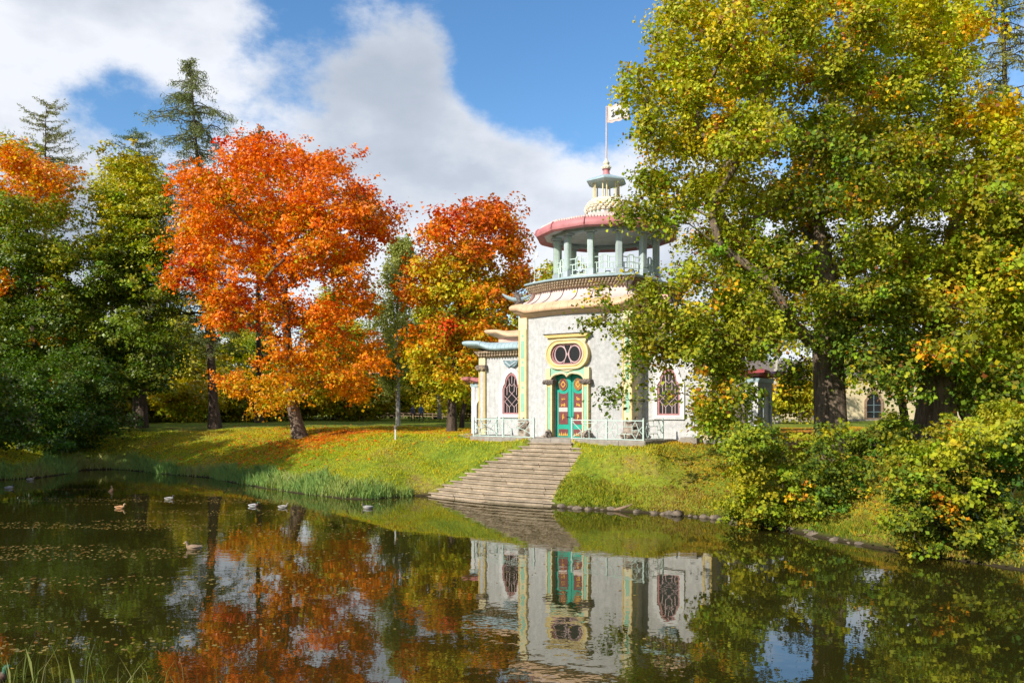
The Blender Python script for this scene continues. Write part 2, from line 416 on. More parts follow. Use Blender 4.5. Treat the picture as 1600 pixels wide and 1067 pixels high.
def ground_mat():
    m, nt, b = new_mat('lawn_soil'); L = nt.links
    b.inputs['Roughness'].default_value = 1.0; b.inputs['Specular IOR Level'].default_value = .1
    t = N(nt, 'ShaderNodeTexCoord').outputs['Object']
    n1 = N(nt, 'ShaderNodeTexNoise', {'Vector': t, 'Scale': .35, 'Detail': 8.0, 'Roughness': .7})
    n2 = N(nt, 'ShaderNodeTexNoise', {'Vector': t, 'Scale': 5.0, 'Detail': 6.0, 'Roughness': .75})
    r1 = N(nt, 'ShaderNodeValToRGB', {0: n1.outputs[0]}); e = r1.color_ramp.elements
    e[0].position = .34; e[0].color = (.11, .17, .018, 1); e[1].position = .66; e[1].color = (.26, .19, .055, 1)
    x = r1.color_ramp.elements.new(.52); x.color = (.22, .26, .025, 1)
    r2 = N(nt, 'ShaderNodeMapRange', {0: n2.outputs[0], 1: .35, 2: .68, 3: .55, 4: 1.3})
    mx = N(nt, 'ShaderNodeVectorMath', {0: r1.outputs[0], 1: r2.outputs[0]}, operation='MULTIPLY')
    # bare damp soil at the water's edge
    sx = N(nt, 'ShaderNodeSeparateXYZ', {0: t}); rz = N(nt, 'ShaderNodeMapRange', {0: sx.outputs[2], 1: .04, 2: .26})
    m3 = N(nt, 'ShaderNodeMix', {0: rz.outputs[0], 6: (.045, .034, .018, 1), 7: mx.outputs[0]}, data_type='RGBA')
    L.new(m3.outputs[2], b.inputs['Base Color'])
    bp = N(nt, 'ShaderNodeBump', {'Height': n2.outputs[0], 'Strength': .7, 'Distance': .12}); L.new(bp.outputs[0], b.inputs['Normal'])
    return m
ground = tag(np_mesh('ground', V, F, ground_mat(), smooth=True), kind='structure')

# ------------------------------------------------------------------ water
def water_mat():
    m = bpy.data.materials.new('pond_water'); m.use_nodes = True; nt = m.node_tree; nt.nodes.clear()
    t = N(nt, 'ShaderNodeTexCoord').outputs['Object']
    n1 = N(nt, 'ShaderNodeTexNoise', {'Vector': t, 'Scale': 1.6, 'Detail': 3.0, 'Roughness': .5})
    n2 = N(nt, 'ShaderNodeTexNoise', {'Vector': t, 'Scale': 7.0, 'Detail': 2.0, 'Roughness': .5})
    patch = N(nt, 'ShaderNodeTexNoise', {'Vector': t, 'Scale': .11, 'Detail': 3.0})
    pr = N(nt, 'ShaderNodeMapRange', {0: patch.outputs[0], 1: .40, 2: .62, 3: .25, 4: 1.0})
    hm = N(nt, 'ShaderNodeMath', {0: n2.outputs[0], 1: .10}, operation='MULTIPLY')
    h = N(nt, 'ShaderNodeMath', {0: n1.outputs[0], 1: hm.outputs[0]}, operation='ADD')
    h2 = N(nt, 'ShaderNodeMath', {0: h.outputs[0], 1: pr.outputs[0]}, operation='MULTIPLY')
    bp = N(nt, 'ShaderNodeBump', {'Height': h2.outputs[0], 'Strength': 1.0, 'Distance': .0055})
    mk = N(nt, 'ShaderNodeTexNoise', {'Vector': t, 'Scale': .25, 'Detail': 4.0})
    mr = N(nt, 'ShaderNodeMix', {0: mk.outputs[0], 6: (.016, .014, .003, 1), 7: (.032, .029, .005, 1)}, data_type='RGBA')
    d = N(nt, 'ShaderNodeBsdfDiffuse', {'Color': mr.outputs[2]})
    g = N(nt, 'ShaderNodeBsdfGlossy', {'Color': (.93, .93, .90, 1), 'Roughness': .012, 'Normal': bp.outputs[0]})
    fr = N(nt, 'ShaderNodeFresnel', {'IOR': 2.6, 'Normal': bp.outputs[0]})
    mx = N(nt, 'ShaderNodeMixShader', {0: fr.outputs[0], 1: d.outputs[0], 2: g.outputs[0]})
    N(nt, 'ShaderNodeOutputMaterial', {0: mx.outputs[0]})
    return m
wa = MB().add([(-60, 4, 0), (40, 4, 0), (40, 60, 0), (-60, 60, 0)], [(0, 1, 2, 3)]).build('water', water_mat())
tag(wa, kind='structure')

# ------------------------------------------------------------------ terrace and stairs
ter = MB()
ter.box(-4.7, 4.7, -2.1, 1.5, -.9, 0)
ter.box(-8.2, 8.2, .75, 7.4, -.9, -.004)
terrace = ter.build('terrace', M['gravel'], loc=PC, rz=ROT); tag(terrace, kind='structure')
def kerbs(x0, y0, x1, y1, n):
    for i in range(n):
        a, b = i / n, (i + 1) / n
        p = Vector((x0 + (x1 - x0) * a, y0 + (y1 - y0) * a)); q = Vector((x0 + (x1 - x0) * b, y0 + (y1 - y0) * b))
        d = (q - p).normalized(); p += d * .006; q -= d * .006
        m = MB(); nrm = Vector((d.y, -d.x))
        jz = random.uniform(-.008, .012)
        o_, i_ = .02 + random.uniform(0, .015), -.34
        P = []
        for z, s in ((-.9, 0), (-.03 + jz, 0), (.012 + jz, .03)):
            for pt, off in ((p, o_ - s), (q, o_ - s), (q, i_), (p, i_)): P.append((pt.x + nrm.x * off, pt.y + nrm.y * off, z))
        fs = [(3, 2, 1, 0), (8, 9, 10, 11)]
        for k in range(2):
            for j in range(4): c = 4 * k + j; e2 = 4 * k + (j + 1) % 4; fs.append((c, e2, e2 + 4, c + 4))
        m.add(P, fs).build('kerb_stone', M['stone'], terrace)
kerbs(-4.9, -2.28, -1.1, -2.28, 3); kerbs(-1.1, -2.28, 1.1, -2.28, 2); kerbs(1.1, -2.28, 4.9, -2.28, 3)
kerbs(4.9, -2.28, 4.9, .7, 2); kerbs(-4.9, .7, -4.9, -2.28, 2)
stairs = empty('stone_staircase', PC, ROT)
tag(stairs, 'fan-shaped flight of worn sandy stone steps from the pavilion terrace down to the water', 'staircase')
for k in range(1, NSTEP + 1):
    l, r = step_rng(k); n = 22; m = MB(); z1 = -.1747 * k; P = []
    if k > 1: l -= .25; r += .25
    st = MB(); nsl = max(2, round((r - l) / 1.35)); cuts = [l] + sorted(l + (r - l) * (q + random.uniform(.28, .72) - .0) / nsl for q in range(1, nsl)) + [r]
    step = empty('step', (0, 0, 0), 0, stairs)
    for ca, cb in zip(cuts, cuts[1:]):
        n = max(4, int((cb - ca) / .22)); P = []; fs = []; dz = random.uniform(-.012, .008); dy = random.uniform(-.018, .018)
        ts = [ca + .006 + (cb - ca - .012) * i / n for i in range(n + 1)]
        fr = [(t, -step_out(k, t) + dy + .012 * sin(t * 5 + k * 1.7)) for t in ts]
        bk = [(t, -step_out(k, t) + TR + .12) for t in ts]
        zb = -.45 if k == NSTEP else -.30; zt = z1 + dz
        rows = [[(x, y + .085, zt + zb) for x, y in fr], [(x, y + .075, zt - .055) for x, y in fr], [(x, y + .004 * sin(x * 31), zt - .048) for x, y in fr], [(x, y, zt - .014) for x, y in fr],
                [(x, y + .02, zt + .006 * sin(x * 2.3 + k)) for x, y in fr], [(x, y, zt + .004) for x, y in bk], [(x, y, zt + zb) for x, y in bk]]
        for rw in rows: P += rw
        w_ = n + 1
        for j in range(len(rows) - 1):
            for i in range(n): a = j * w_ + i; fs.append((a, a + 1, a + 1 + w_, a + w_))
        fs.append(tuple(j * w_ for j in range(len(rows)))); fs.append(tuple(j * w_ + n for j in range(len(rows) - 1, -1, -1)))
        MB().add(P, fs).build('step_slab', M['step'], step)

# ------------------------------------------------------------------ the pavilion
pv = empty('garden_pavilion', PC, ROT)
tag(pv, 'whitewashed chinoiserie pavilion with pink roofed round belvedere and teal double door', 'pavilion')
SHY = [0.0]
def mk(mb, name, mat, smooth=False, parent=None):
    if SHY[0]: mb.v = [(x, y + SHY[0], z) for x, y, z in mb.v]
    return mb.build(name, M[mat], parent or pv, smooth)
BOW, HB, DB = .8, 3.2, 6.0                                   # bow of the front, half width and depth of the main body
def bow(x): return -BOW * (1 - (x / HB) ** 2)
def arc_front(n=28): return [(-HB + 2 * HB * i / n, bow(-HB + 2 * HB * i / n)) for i in range(n + 1)]
def subdiv(a, b, n): return [(a[0] + (b[0] - a[0]) * i / n, a[1] + (b[1] - a[1]) * i / n) for i in range(1, n)]
main_path = arc_front() + subdiv((HB, 0), (HB, DB), 12)
main_path += [(-x, DB - y) for x, y in arc_front()] + subdiv((-HB, DB), (-HB, 0), 12)
corners_main = [(-HB, 0), (HB, 0), (HB, DB), (-HB, DB)]
def normals(path):
    n = len(path); out = []
    for i in range(n):
        p0, p, p1 = Vector(path[i - 1]), Vector(path[i]), Vector(path[(i + 1) % n])
        d0, d1 = (p - p0).normalized(), (p1 - p).normalized()
        n0, n1 = Vector((d0.y, -d0.x)), Vector((d1.y, -d1.x))
        b = (n0 + n1); b = b / max(b.length_squared, .2) * 2 if b.length > 1e-6 else n0
        out.append(b)
    return out
def loft(path, prof, corners=(), lift=0.0, lr=.8, rng=None, caps=False):
    """sweep a profile of (offset, height) round a closed plan; corners lift the outer part like upturned eaves"""
    nr = normals(path); n = len(path); m = MB(); P = []
    dmax = max(max(d for d, h in prof), .01)
    for d, h in prof:
        for i, (p, q) in enumerate(zip(path, nr)):
            lf = 0
            if lift:
                e = min(hypot(p[0] - c[0], p[1] - c[1]) for c in corners)
                lf = lift * exp(-(e / lr) ** 2) * max(d, 0) / dmax
            P.append((p[0] + q.x * (d + lf * .6), p[1] + q.y * (d + lf * .6), h + lf))
    fs = []
    for j in range(len(prof) - 1):
        for i in range(n): a = j * n + i; b = j * n + (i + 1) % n; fs.append((a, b, b + n, a + n))
    if caps: fs.append(tuple((len(prof) - 1) * n + i for i in range(n)))
    return m.add(P, fs)
def ribs(path, prof, corners, lift, lr, step, name, mat, r=.016):
    """narrow joints running over a roll cornice"""
    f, L = along(path); dmax = max(d for d, h in prof); m = MB(); n = int(L / step)
    for i in range(n):
        p, q = f((i + .5) * L / n); e = min([hypot(p.x - c[0], p.y - c[1]) for c in corners] or [9])
        if e < .3: continue
        P = []
        for d, h in prof:
            lf = lift * exp(-(e / lr) ** 2) * max(d, 0) / dmax
            P.append((p.x + q.x * (d + lf * .6 + .004), p.y + q.y * (d + lf * .6 + .004), h + lf))
        m.tube(P, r, 5)
    o = mk(m, name, mat, True); o['kind'] = 'stuff'; return o
def along(path, closed=True):
    pts = path + [path[0]] if closed else path
    s = [0]
    for a, b in zip(pts, pts[1:]): s.append(s[-1] + hypot(b[0] - a[0], b[1] - a[1]))
    def f(q):
        q = q % s[-1]
        for i in range(len(s) - 1):
            if s[i] <= q <= s[i + 1] and s[i + 1] > s[i]:
                t = (q - s[i]) / (s[i + 1] - s[i]); a, b = pts[i], pts[i + 1]
                d = Vector((b[0] - a[0], b[1] - a[1])).normalized()
                return Vector((a[0] + (b[0] - a[0]) * t, a[1] + (b[1] - a[1]) * t)), Vector((d.y, -d.x))
        return Vector(pts[0]), Vector((0, -1))
    return f, s[-1]
def scales(path, d0, h0, h1, d1, rows, step, r, name, mat, parent=None):
    """a cornice of small overlapping scales"""
    f, L = along(path); m = MB(); n = int(L / step)
    for j in range(rows):
        h = h0 + (h1 - h0) * (j + .5) / rows; d = d0 + (d1 - d0) * (j + .5) / rows
        for i in range(n):
            p, q = f((i + .5 * (j % 2)) * L / n)
            x, y = p.x + q.x * d, p.y + q.y * d; t = Vector((-q.y, q.x))
            tip = (x + q.x * r * .75, y + q.y * r * .75, h - r * .25)
            A = (x + t.x * r * .8, y + t.y * r * .8, h + r * .4); B = (x - t.x * r * .8, y - t.y * r * .8, h + r * .4)
            T = (x + q.x * r * .3, y + q.y * r * .3, h + r * 1.0); C = (x, y, h - r * 1.0)
            m.add([tip, A, T, B, C], [(0, 1, 2), (0, 2, 3), (0, 3, 4), (0, 4, 1)])
    o = mk(m, name, mat, parent=parent); o['kind'] = 'stuff'; return o
# --- main body: bowed front wall with the door opening, plain flanks and back
HW = 6.15
DW, DH = .86, 3.12
m = MB(); xsn = sorted(set([-HB + 2 * HB * i / 40 for i in range(41)] + [-DW, DW])); zsn = [-.25, 0, DH, 4.5, HW]
idx = {}
for x in xsn:
    for z in zsn: idx[(x, z)] = len(m.v); m.v.append((x, bow(x), z))
for a, b in zip(xsn, xsn[1:]):
    for c, d in zip(zsn, zsn[1:]):
        if a >= -DW - 1e-6 and b <= DW + 1e-6 and 0 <= c < DH - .01: continue
        m.f.append((idx[(a, c)], idx[(b, c)], idx[(b, d)], idx[(a, d)]))
yb = -.42
for sx in (-1, 1):                                           # reveals of the doorway
    x = sx * DW; m.add([(x, bow(x), 0), (x, bow(x), DH), (x, yb, DH), (x, yb, 0)], [(0, 1, 2, 3) if sx < 0 else (3, 2, 1, 0)])
m.add([(-DW, bow(DW), DH), (DW, bow(DW), DH), (DW, yb, DH), (-DW, yb, DH)], [(0, 1, 2, 3)])
mk(m, 'front_wall', 'stucco', 60)
m = MB(); m.add([(HB, 0, -.25), (HB, DB, -.25), (HB, DB, HW), (HB, 0, HW)], [(0, 1, 2, 3)]); m.add([(-HB, DB, -.25), (-HB, 0, -.25), (-HB, 0, HW), (-HB, DB, HW)], [(0, 1, 2, 3)])
bk = [(-x, DB - y) for x, y in arc_front()]
for (x0, y0), (x1, y1) in zip(bk, bk[1:]): m.add([(x0, y0, -.25), (x1, y1, -.25), (x1, y1, HW), (x0, y0, HW)], [(0, 1, 2, 3)])
mk(m, 'rear_wall', 'stucco')
def halfround(d0, z0, d1, z1, n=7, bulge=.16):
    """roll-shaped profile from (d0,z0) under the roll round to (d1,z1)"""
    return [(d0 + (d1 - d0) * t + bulge * sin(pi * t), z0 + (z1 - z0) * t - bulge * .6 * sin(pi * t) * (1 - t)) for t in [i / n for i in range(n + 1)]]
# cornice of the main body
ribs(main_path, halfround(.46, HW + .10, .36, HW + .44, 8, .08), corners_main, .26, .55, .42, 'cornice_joint', 'peach', .012)
cor = mk(loft(main_path, [(.0, HW - .12), (.05, HW - .1), (.16, HW - .02), (.34, HW + .04), (.36, HW + .08)] + halfround(.46, HW + .10, .36, HW + .44, 8, .08) + [(.25, HW + .54)], corners_main, .26, .55), 'cornice', 'peach', 35)
# pale pink concave roof in separate panels
f_m, L_m = along(main_path)
pan_prof = [(.26 - .78 * t + .22 * sin(pi * t) * -1, HW + .50 + .76 * t ** 1.15) for t in [i / 6 for i in range(7)]]
npan = 28
for i in range(npan):
    s0, s1 = L_m * i / npan + .012, L_m * (i + 1) / npan - .012
    m = MB(); P = []; ks = 5
    for d, h in pan_prof:
        for k in range(ks):
            p, q = f_m(s0 + (s1 - s0) * k / (ks - 1)); c = min(hypot(p.x - a, p.y - b) for a, b in corners_main)
            P.append((p.x + q.x * d * .98, p.y + q.y * d * .98, h + .012 * sin(pi * k / (ks - 1))))
    m.add(P, [(j * ks + k, j * ks + k + 1, (j + 1) * ks + k + 1, (j + 1) * ks + k) for j in range(len(pan_prof) - 1) for k in range(ks - 1)])
    mk(m, 'roof_panel', 'palepink', 30)
    p, q = f_m(L_m * i / npan)
    mk(MB().tube([(p.x + q.x * (d * .98 + .01), p.y + q.y * (d * .98 + .01), h + .012) for d, h in pan_prof], .022, 5), 'roof_seam', 'seam', True)
mk(loft(main_path, [(d - .03, h - .02) for d, h in pan_prof]), 'roof_bed', 'seam')
# hips at the four corners
for cx_, cy_ in corners_main:
    sx, sy = (1 if cx_ > 0 else -1), (1 if cy_ > 3 else -1)
    mk(MB().tube([(cx_ + sx * d * 1.0, cy_ + sy * d * .75, h + .03) for d, h in pan_prof], [.09] * 7, 8), 'hip_ridge', 'palepink', True)
TOPH = HW + 1.27
mk(loft(main_path, [(-.55, TOPH - .08), (-.42, TOPH), (-.34, TOPH + .05)]), 'band_bed', 'tilebrown')
scales(main_path, -.40, TOPH - .04, TOPH + .30, -.16, 3, .17, .125, 'scale_cornice', 'tilebrown')
mk(loft(main_path, [(-.36, TOPH + .02), (-.24, TOPH + .30), (-.2, TOPH + .33)]), 'band_back', 'tilebrown')
mk(loft(main_path, [(-.22, TOPH + .33), (-.06, TOPH + .335)] + [(-.02, TOPH + .36), (-.02, TOPH + .42), (-.08, TOPH + .45), (-.3, TOPH + .46)]), 'balcony_rim', 'skyblue', 35)
mk(loft(main_path, [(-.28, TOPH + .30), (-.28, TOPH + .455)], caps=True), 'balcony_bounce_floor', 'white')  # unseen floor added in white to bounce light up to the ceiling
FL = TOPH + .46
# --- corner pilasters of the main body with tuff rock bases
def pilaster(x0, x1, y0, y1, zb, zt, greens, dots, sgn):
    p = mk(MB().box(x0, x1, y0, y1, zb, zt, .02), 'pilaster', 'yellow' if False else 'cream')
    xm = (x0 + x1) / 2; w = (x1 - x0)
    for z0, z1 in greens:
        mk(MB().box(xm - w * .20, xm + w * .20, y0 - .012, y0 + .03, z0, z1, .01), 'inset_panel', 'mint', parent=p)
        if sgn: mk(MB().box(x1 - .03, x1 + .012, (y0 + y1) / 2 - .07, (y0 + y1) / 2 + .07, z0, z1, .01), 'inset_panel', 'mint', parent=p)
    for z in dots:
        mk(MB().add([(xm + .075 * cos(a), y0 - .012, z + .075 * sin(a)) for a in [2 * pi * i / 10 for i in range(10)]] + [(xm + .075 * cos(a), y0 + .02, z + .075 * sin(a)) for a in [2 * pi * i / 10 for i in range(10)]],
                    [tuple(range(10))] + [(i, i + 10, (i + 1) % 10 + 10, (i + 1) % 10) for i in range(10)]), 'inset_dot', 'mint', parent=p)
    for s in (x0 + .035, x1 - .035): mk(MB().box(s - .03, s + .03, y0 - .022, y0 + .02, zb, zt - .6, .008), 'edge_moulding', 'yellow', parent=p)
    return p
def rockpile(cx, cy, rx, ry, h, n, seed, name='rock'):
    rg = random.Random(seed)
    for i in range(n):
        t = rg.random() ** .8; a = rg.uniform(0, 2 * pi); rr = (1 - t * .45)
        r = rg.uniform(.10, .17)
        mk(MB().lump((cx + rx * rr * cos(a), cy + ry * rr * sin(a), t * h), r, 7, .28, rg, (1.2, 1.2, .85)), name, 'rock')
GR = [(4.0, 4.9), (2.8, 3.6), (1.25, 2.2)]; DT = [5.15, 3.8, 2.5]
pilaster(2.77, 3.28, -.34, .26, .85, HW - .08, GR, DT, 1); pilaster(-3.28, -2.77, -.34, .26, .85, HW - .08, GR, DT, 0)
for s in (-1, 1):
    mk(MB().box(s * 3.025 - .24, s * 3.025 + .24, -.32, .24, -.2, .9), 'pilaster_core', 'rock')
    rockpile(s * 3.025, -.05, .34, .38, .95, 30, 5 + s)
# --- doorway (laid out for a deeper bow, set back .2 m to sit in this front)
SHY[0] = .2
door = empty('double_door', (0, 0, 0), 0, pv)
for s in (-1, 1):
    lf = mk(MB().box(min(0, s * .85) + (.008 if s > 0 else 0), max(0, s * .85) - (.008 if s < 0 else 0), -.70, -.62, .02, 3.1, .008), 'door_leaf', 'teal', parent=door)
    cxd = s * .43
    def rel(mb, nm, mt): return mk(mb, nm, mt, parent=lf)
    n = 10
    top = [(cxd + .27 * cos(pi * i / n) * -1, 2.28 - .13 * sin(pi * i / n)) for i in range(n + 1)]
    rel(MB().plate([(cxd + .27, .66), (cxd + .27, 2.28)] + [p for p in top[::-1]][1:-1] + [(cxd - .27, 2.28), (cxd - .27, .66)], -.722, -.69), 'door_panel', 'maroon')
    rel(MB().plate([(cxd + .27, .08), (cxd + .27, .42), (cxd - .27, .42), (cxd - .27, .08)], -.722, -.69), 'door_panel', 'maroon')
    circ = lambda r: [(cxd + r * .9 * cos(2 * pi * i / 24), 2.62 + r * 1.1 * sin(2 * pi * i / 24)) for i in range(24)]
    rel(MB().plate(circ(.27), -.735, -.69), 'medallion', 'ochre' if s > 0 else 'maroon')
    rel(MB().band(circ(.275), circ(.235), -.75, -.72), 'medallion_rim', 'ochre')
    rel(MB().band([(cxd + .15, 2.62), (cxd, 2.80), (cxd - .15, 2.62), (cxd, 2.44)], [(cxd + .10, 2.62), (cxd, 2.73), (cxd - .10, 2.62), (cxd, 2.51)], -.748, -.73), 'medallion_knot', 'gold')
    # gilt characters
    rg = random.Random(40 + s); g = MB()
    for zc, hh, ww in ((1.90, .13, .11), (1.60, .12, .11), (1.02, .16, .06)):
        for i in range(6):
            a = rg.uniform(-ww, ww); b = rg.uniform(-hh, hh); c = rg.uniform(-ww, ww); d_ = rg.uniform(-hh, hh)
            g.bar((cxd + a, -.726, zc + b), (cxd + c, -.726, zc + d_), .035, .012)
        g.box(cxd - ww, cxd + ww, -.728, -.722, zc - .02, zc + .02)
    for i in range(5):
        x = cxd - .22 + .11 * i; g.add([(x - .05, -.726, .10), (x + .05, -.726, .10), (x, -.726, .24 + .05 * (i % 2))], [(0, 1, 2)])
    rel(g, 'gilt_character', 'gold')
    rel(MB().box(cxd - .25, cxd + .25, -.735, -.722, 1.27, 1.48, .004), 'paper_notice', 'palepink')
    rel(MB().tube([(s * .06, -.72, 1.0), (s * .06, -.78, 1.02), (s * .19, -.78, 1.04), (s * .22, -.75, 1.0)], .014, 6), 'door_handle', 'black')
mk(MB().box(-.03, .03, -.728, -.69, .02, 3.1, .008), 'meeting_stile', 'teal', parent=door)
mk(MB().box(-1.05, 1.05, -1.25, -.6, -.12, .018, .02), 'door_sill', 'stone')
for s in (-1, 1):
    a, b = sorted((s * .86, s * 1.22))
    j = mk(MB().box(a, b, -1.06, -.72, 0.02, 2.62, .02), 'door_jamb', 'yellow')
    mk(MB().box((a + b) / 2 - .075, (a + b) / 2 + .075, -1.075, -1.05, .25, 2.5, .008), 'inset_panel', 'mint', parent=j)
    for e in (a + .045, b - .045): mk(MB().box(e - .04, e + .04, -1.095, -1.05, .05, 2.6, .012), 'edge_moulding', 'cream', parent=j)
    a, b = sorted((s * .76, s * 1.36))
    cp = mk(MB().box(a, b, -1.17, -.74, 2.62, 2.84, .03), 'jamb_capital', 'carved')
    rg = random.Random(9 + s); m = MB()
    for i in range(9): m.lump((a + (b - a) * (i + .5) / 9, -1.18, 2.73 + rg.uniform(-.04, .04)), .055, 5, .3, rg)
    mk(m, 'carving', 'carved', parent=cp)
    a, b = sorted((s * .98, s * 1.25))
    mk(MB().box(a, b, -1.09, -.72, 2.84, 3.42, .02), 'jamb_block', 'cream')
    rockpile(s * 1.12, -1.2, .2, .14, .28, 9, 60 + s)
def scallop(t):                                               # t -1..1 across the doorway
    u = abs(t); return 2.80 + .42 * sin(pi * min(1, max(0, (1 - u) / .86)) * .5 + 0) ** .8 if u > .5 else 2.80 + .42 * sin(pi * .5 * (.5 / .86)) ** .8 - .0 * u
def sc(t):
    u = abs(t)
    return 2.74 + .40 * sqrt(max(0, 1 - ((u - .5) / .52) ** 2)) + (.14 if u < .5 else 0) * (1 - ((u - .0) / .5)) * (1 if u < .5 else 0)
nn = 40
low = [(-.98 + 1.96 * i / nn, sc(-1 + 2 * i / nn)) for i in range(nn + 1)]
m = MB()
for (x0, z0), (x1, z1) in zip(low, low[1:]):
    m.add([(x0, -1.03, z0), (x1, -1.03, z1), (x1, -1.03, 3.6), (x0, -1.03, 3.6), (x0, -.74, z0), (x1, -.74, z1)], [(0, 1, 2, 3), (1, 0, 4, 5)])
mk(m, 'arch_panel', 'mint', 60)
mk(MB().tube([(x, -1.06, z) for x, z in low], .06, 8), 'arch_moulding', 'cream', True)
# oval window above the door
def stadium(hw, hh, cz, n=12, ogee=0.0):
    r = min(hh, hw * .75); P = []
    for i in range(n + 1): a = -pi / 2 + pi * i / n; P.append((hw - r + r * cos(a), cz + hh * sin(a)))
    for i in range(n + 1): a = pi / 2 + pi * i / n; P.append((-(hw - r) + r * cos(a), cz + hh * sin(a)))
    return P
ow = empty('oval_window', (0, 0, 0), 0, pv)
ZC = 4.08
mk(MB().band(stadium(1.24, .74, ZC), stadium(.92, .52, ZC), -1.12, -.7), 'surround', 'yellow', 50, ow)
mk(MB().tube([(x, -1.12, z) for x, z in stadium(1.19, .70, ZC) + stadium(1.19, .70, ZC)[:1]], .05, 8), 'surround_bead', 'cream', True, ow)
mk(MB().tube([(x, -1.12, z) for x, z in stadium(.95, .54, ZC) + stadium(.95, .54, ZC)[:1]], .04, 8), 'surround_bead', 'cream', True, ow)
mk(MB().plate([(-1.0, ZC + .5), (1.0, ZC + .5), (1.15, ZC + .92), (-1.15, ZC + .92)], -1.06, -.72), 'head_panel', 'cream', parent=ow)
mk(MB().plate([(-1.12, ZC + .82), (1.12, ZC + .82), (1.28, ZC + .98), (-1.28, ZC + .98)], -1.2, -.72), 'drip_moulding', 'yellow', parent=ow)
mk(MB().box(-1.32, 1.32, -1.26, -.72, ZC + .985, ZC + 1.02, .01), 'drip_flashing', 'carved', parent=ow)
mk(MB().plate([(-.5, ZC - .74), (0, ZC - .86), (.5, ZC - .74), (.4, ZC - .6), (-.4, ZC - .6)], -1.09, -.73), 'apron', 'cream', parent=ow)
mk(MB().plate(stadium(.93, .53, ZC), -1.005, -.70), 'pane', 'glass', parent=ow)
m = MB()
for sx in (-.40, .40):
    m.tube([(sx + .33 * cos(2 * pi * i / 28), -1.015, ZC + .40 * sin(2 * pi * i / 28)) for i in range(29)], .032, 6)
for sx in (-1, 1):
    for sz in (-1, 1): m.bar((sx * .02, -1.015, ZC), (sx * .22, -1.015, ZC + sz * .44), .03)
mk(m, 'muntin', 'muntin', True, ow)
mk(MB().band(stadium(.92, .52, ZC), stadium(.82, .44, ZC), -1.05, -1.0), 'sash_frame', 'frame', parent=ow)
SHY[0] = 0.0
# --- wings
def gothic(w, z0, zs, z1, xc, sx=1.0):
    P = [(w, z0), (w, zs)]
    h = z1 - zs
    for u, v in ((.97, .16), (.86, .27), (.74, .34), (.72, .46), (.66, .62), (.52, .78), (.28, .92), (0, 1.0)): P.append((w * u, zs + h * v))
    full = P + [(-x, z) for x, z in P[::-1][1:]]
    return [(xc + x * sx, z) for x, z in full]
def wing_window(xc, yw):
    w = empty('gothic_window', (0, 0, 0), 0, pv)
    out, inn = gothic(.80, .93, 2.55, 3.62, xc), gothic(.58, 1.12, 2.42, 3.36, xc)
    mk(MB().band(out, inn, yw - .11, yw + .02), 'surround', 'white', 50, w)
    mk(MB().plate(inn[::-1][::-1], yw - .02, yw + .01), 'pane', 'glass', parent=w)
    mk(MB().band(gothic(.59, 1.11, 2.43, 3.37, xc), gothic(.48, 1.2, 2.38, 3.22, xc), yw - .065, yw), 'sash_frame', 'frame', parent=w)
    m = MB(); y = yw - .035
    def ln(a, b, c, d): m.bar((xc + a, y, b), (xc + c, y, d), .028, .02)
    for x in (-.16, .16):
        ln(x, 1.2, x, 1.5); ln(x, 2.32, x, 2.75)
    ln(-.32, 1.2, -.32, 1.66); ln(.32, 1.2, .32, 1.66); ln(-.32, 2.15, -.32, 2.52); ln(.32, 2.15, .32, 2.52); ln(0, 2.75, 0, 3.2)
    for (a, b), (c, d) in (((-.16, 1.5), (.48, 2.1)), ((.16, 1.5), (-.48, 2.1)), ((-.48, 1.78), (.16, 2.36)), ((.48, 1.78), (-.16, 2.36)), ((-.16, 1.5), (-.48, 1.8)), ((.16, 1.5), (.48, 1.8)),
                           ((-.16, 2.75), (0, 2.62)), ((.16, 2.75), (0, 2.62)), ((-.32, 2.52), (-.16, 2.75)), ((.32, 2.52), (.16, 2.75)), ((-.48, 2.62), (-.32, 2.52)), ((.48, 2.62), (.32, 2.52)), ((-.16, 2.75), (-.2, 3.05)), ((.16, 2.75), (.2, 3.05))):
        ln(a, b, c, d)
    mk(m, 'muntin', 'muntin', parent=w)
    mk(MB().box(xc - .66, xc + .66, yw - .13, yw, .98, 1.1, .015), 'sill', 'white', parent=w)
    # bat-shaped bracket over the window
    prof = [(-.52, 4.02), (-.40, 3.98), (-.2, 4.0), (0, 3.94), (.2, 4.0), (.40, 3.98), (.52, 4.02), (.40, 3.78), (.22, 3.64), (-.22, 3.64), (-.40, 3.78)]
    b = mk(MB().plate([(xc + x, z) for x, z in prof], yw - .16, yw), 'wall_bracket', 'slate')
    mk(MB().tube([(xc - .36, yw - .15, 3.92), (xc, yw - .2, 3.70), (xc + .36, yw - .15, 3.92)], .04, 6), 'bracket_rib', 'bluegrey', True, b)
    return w
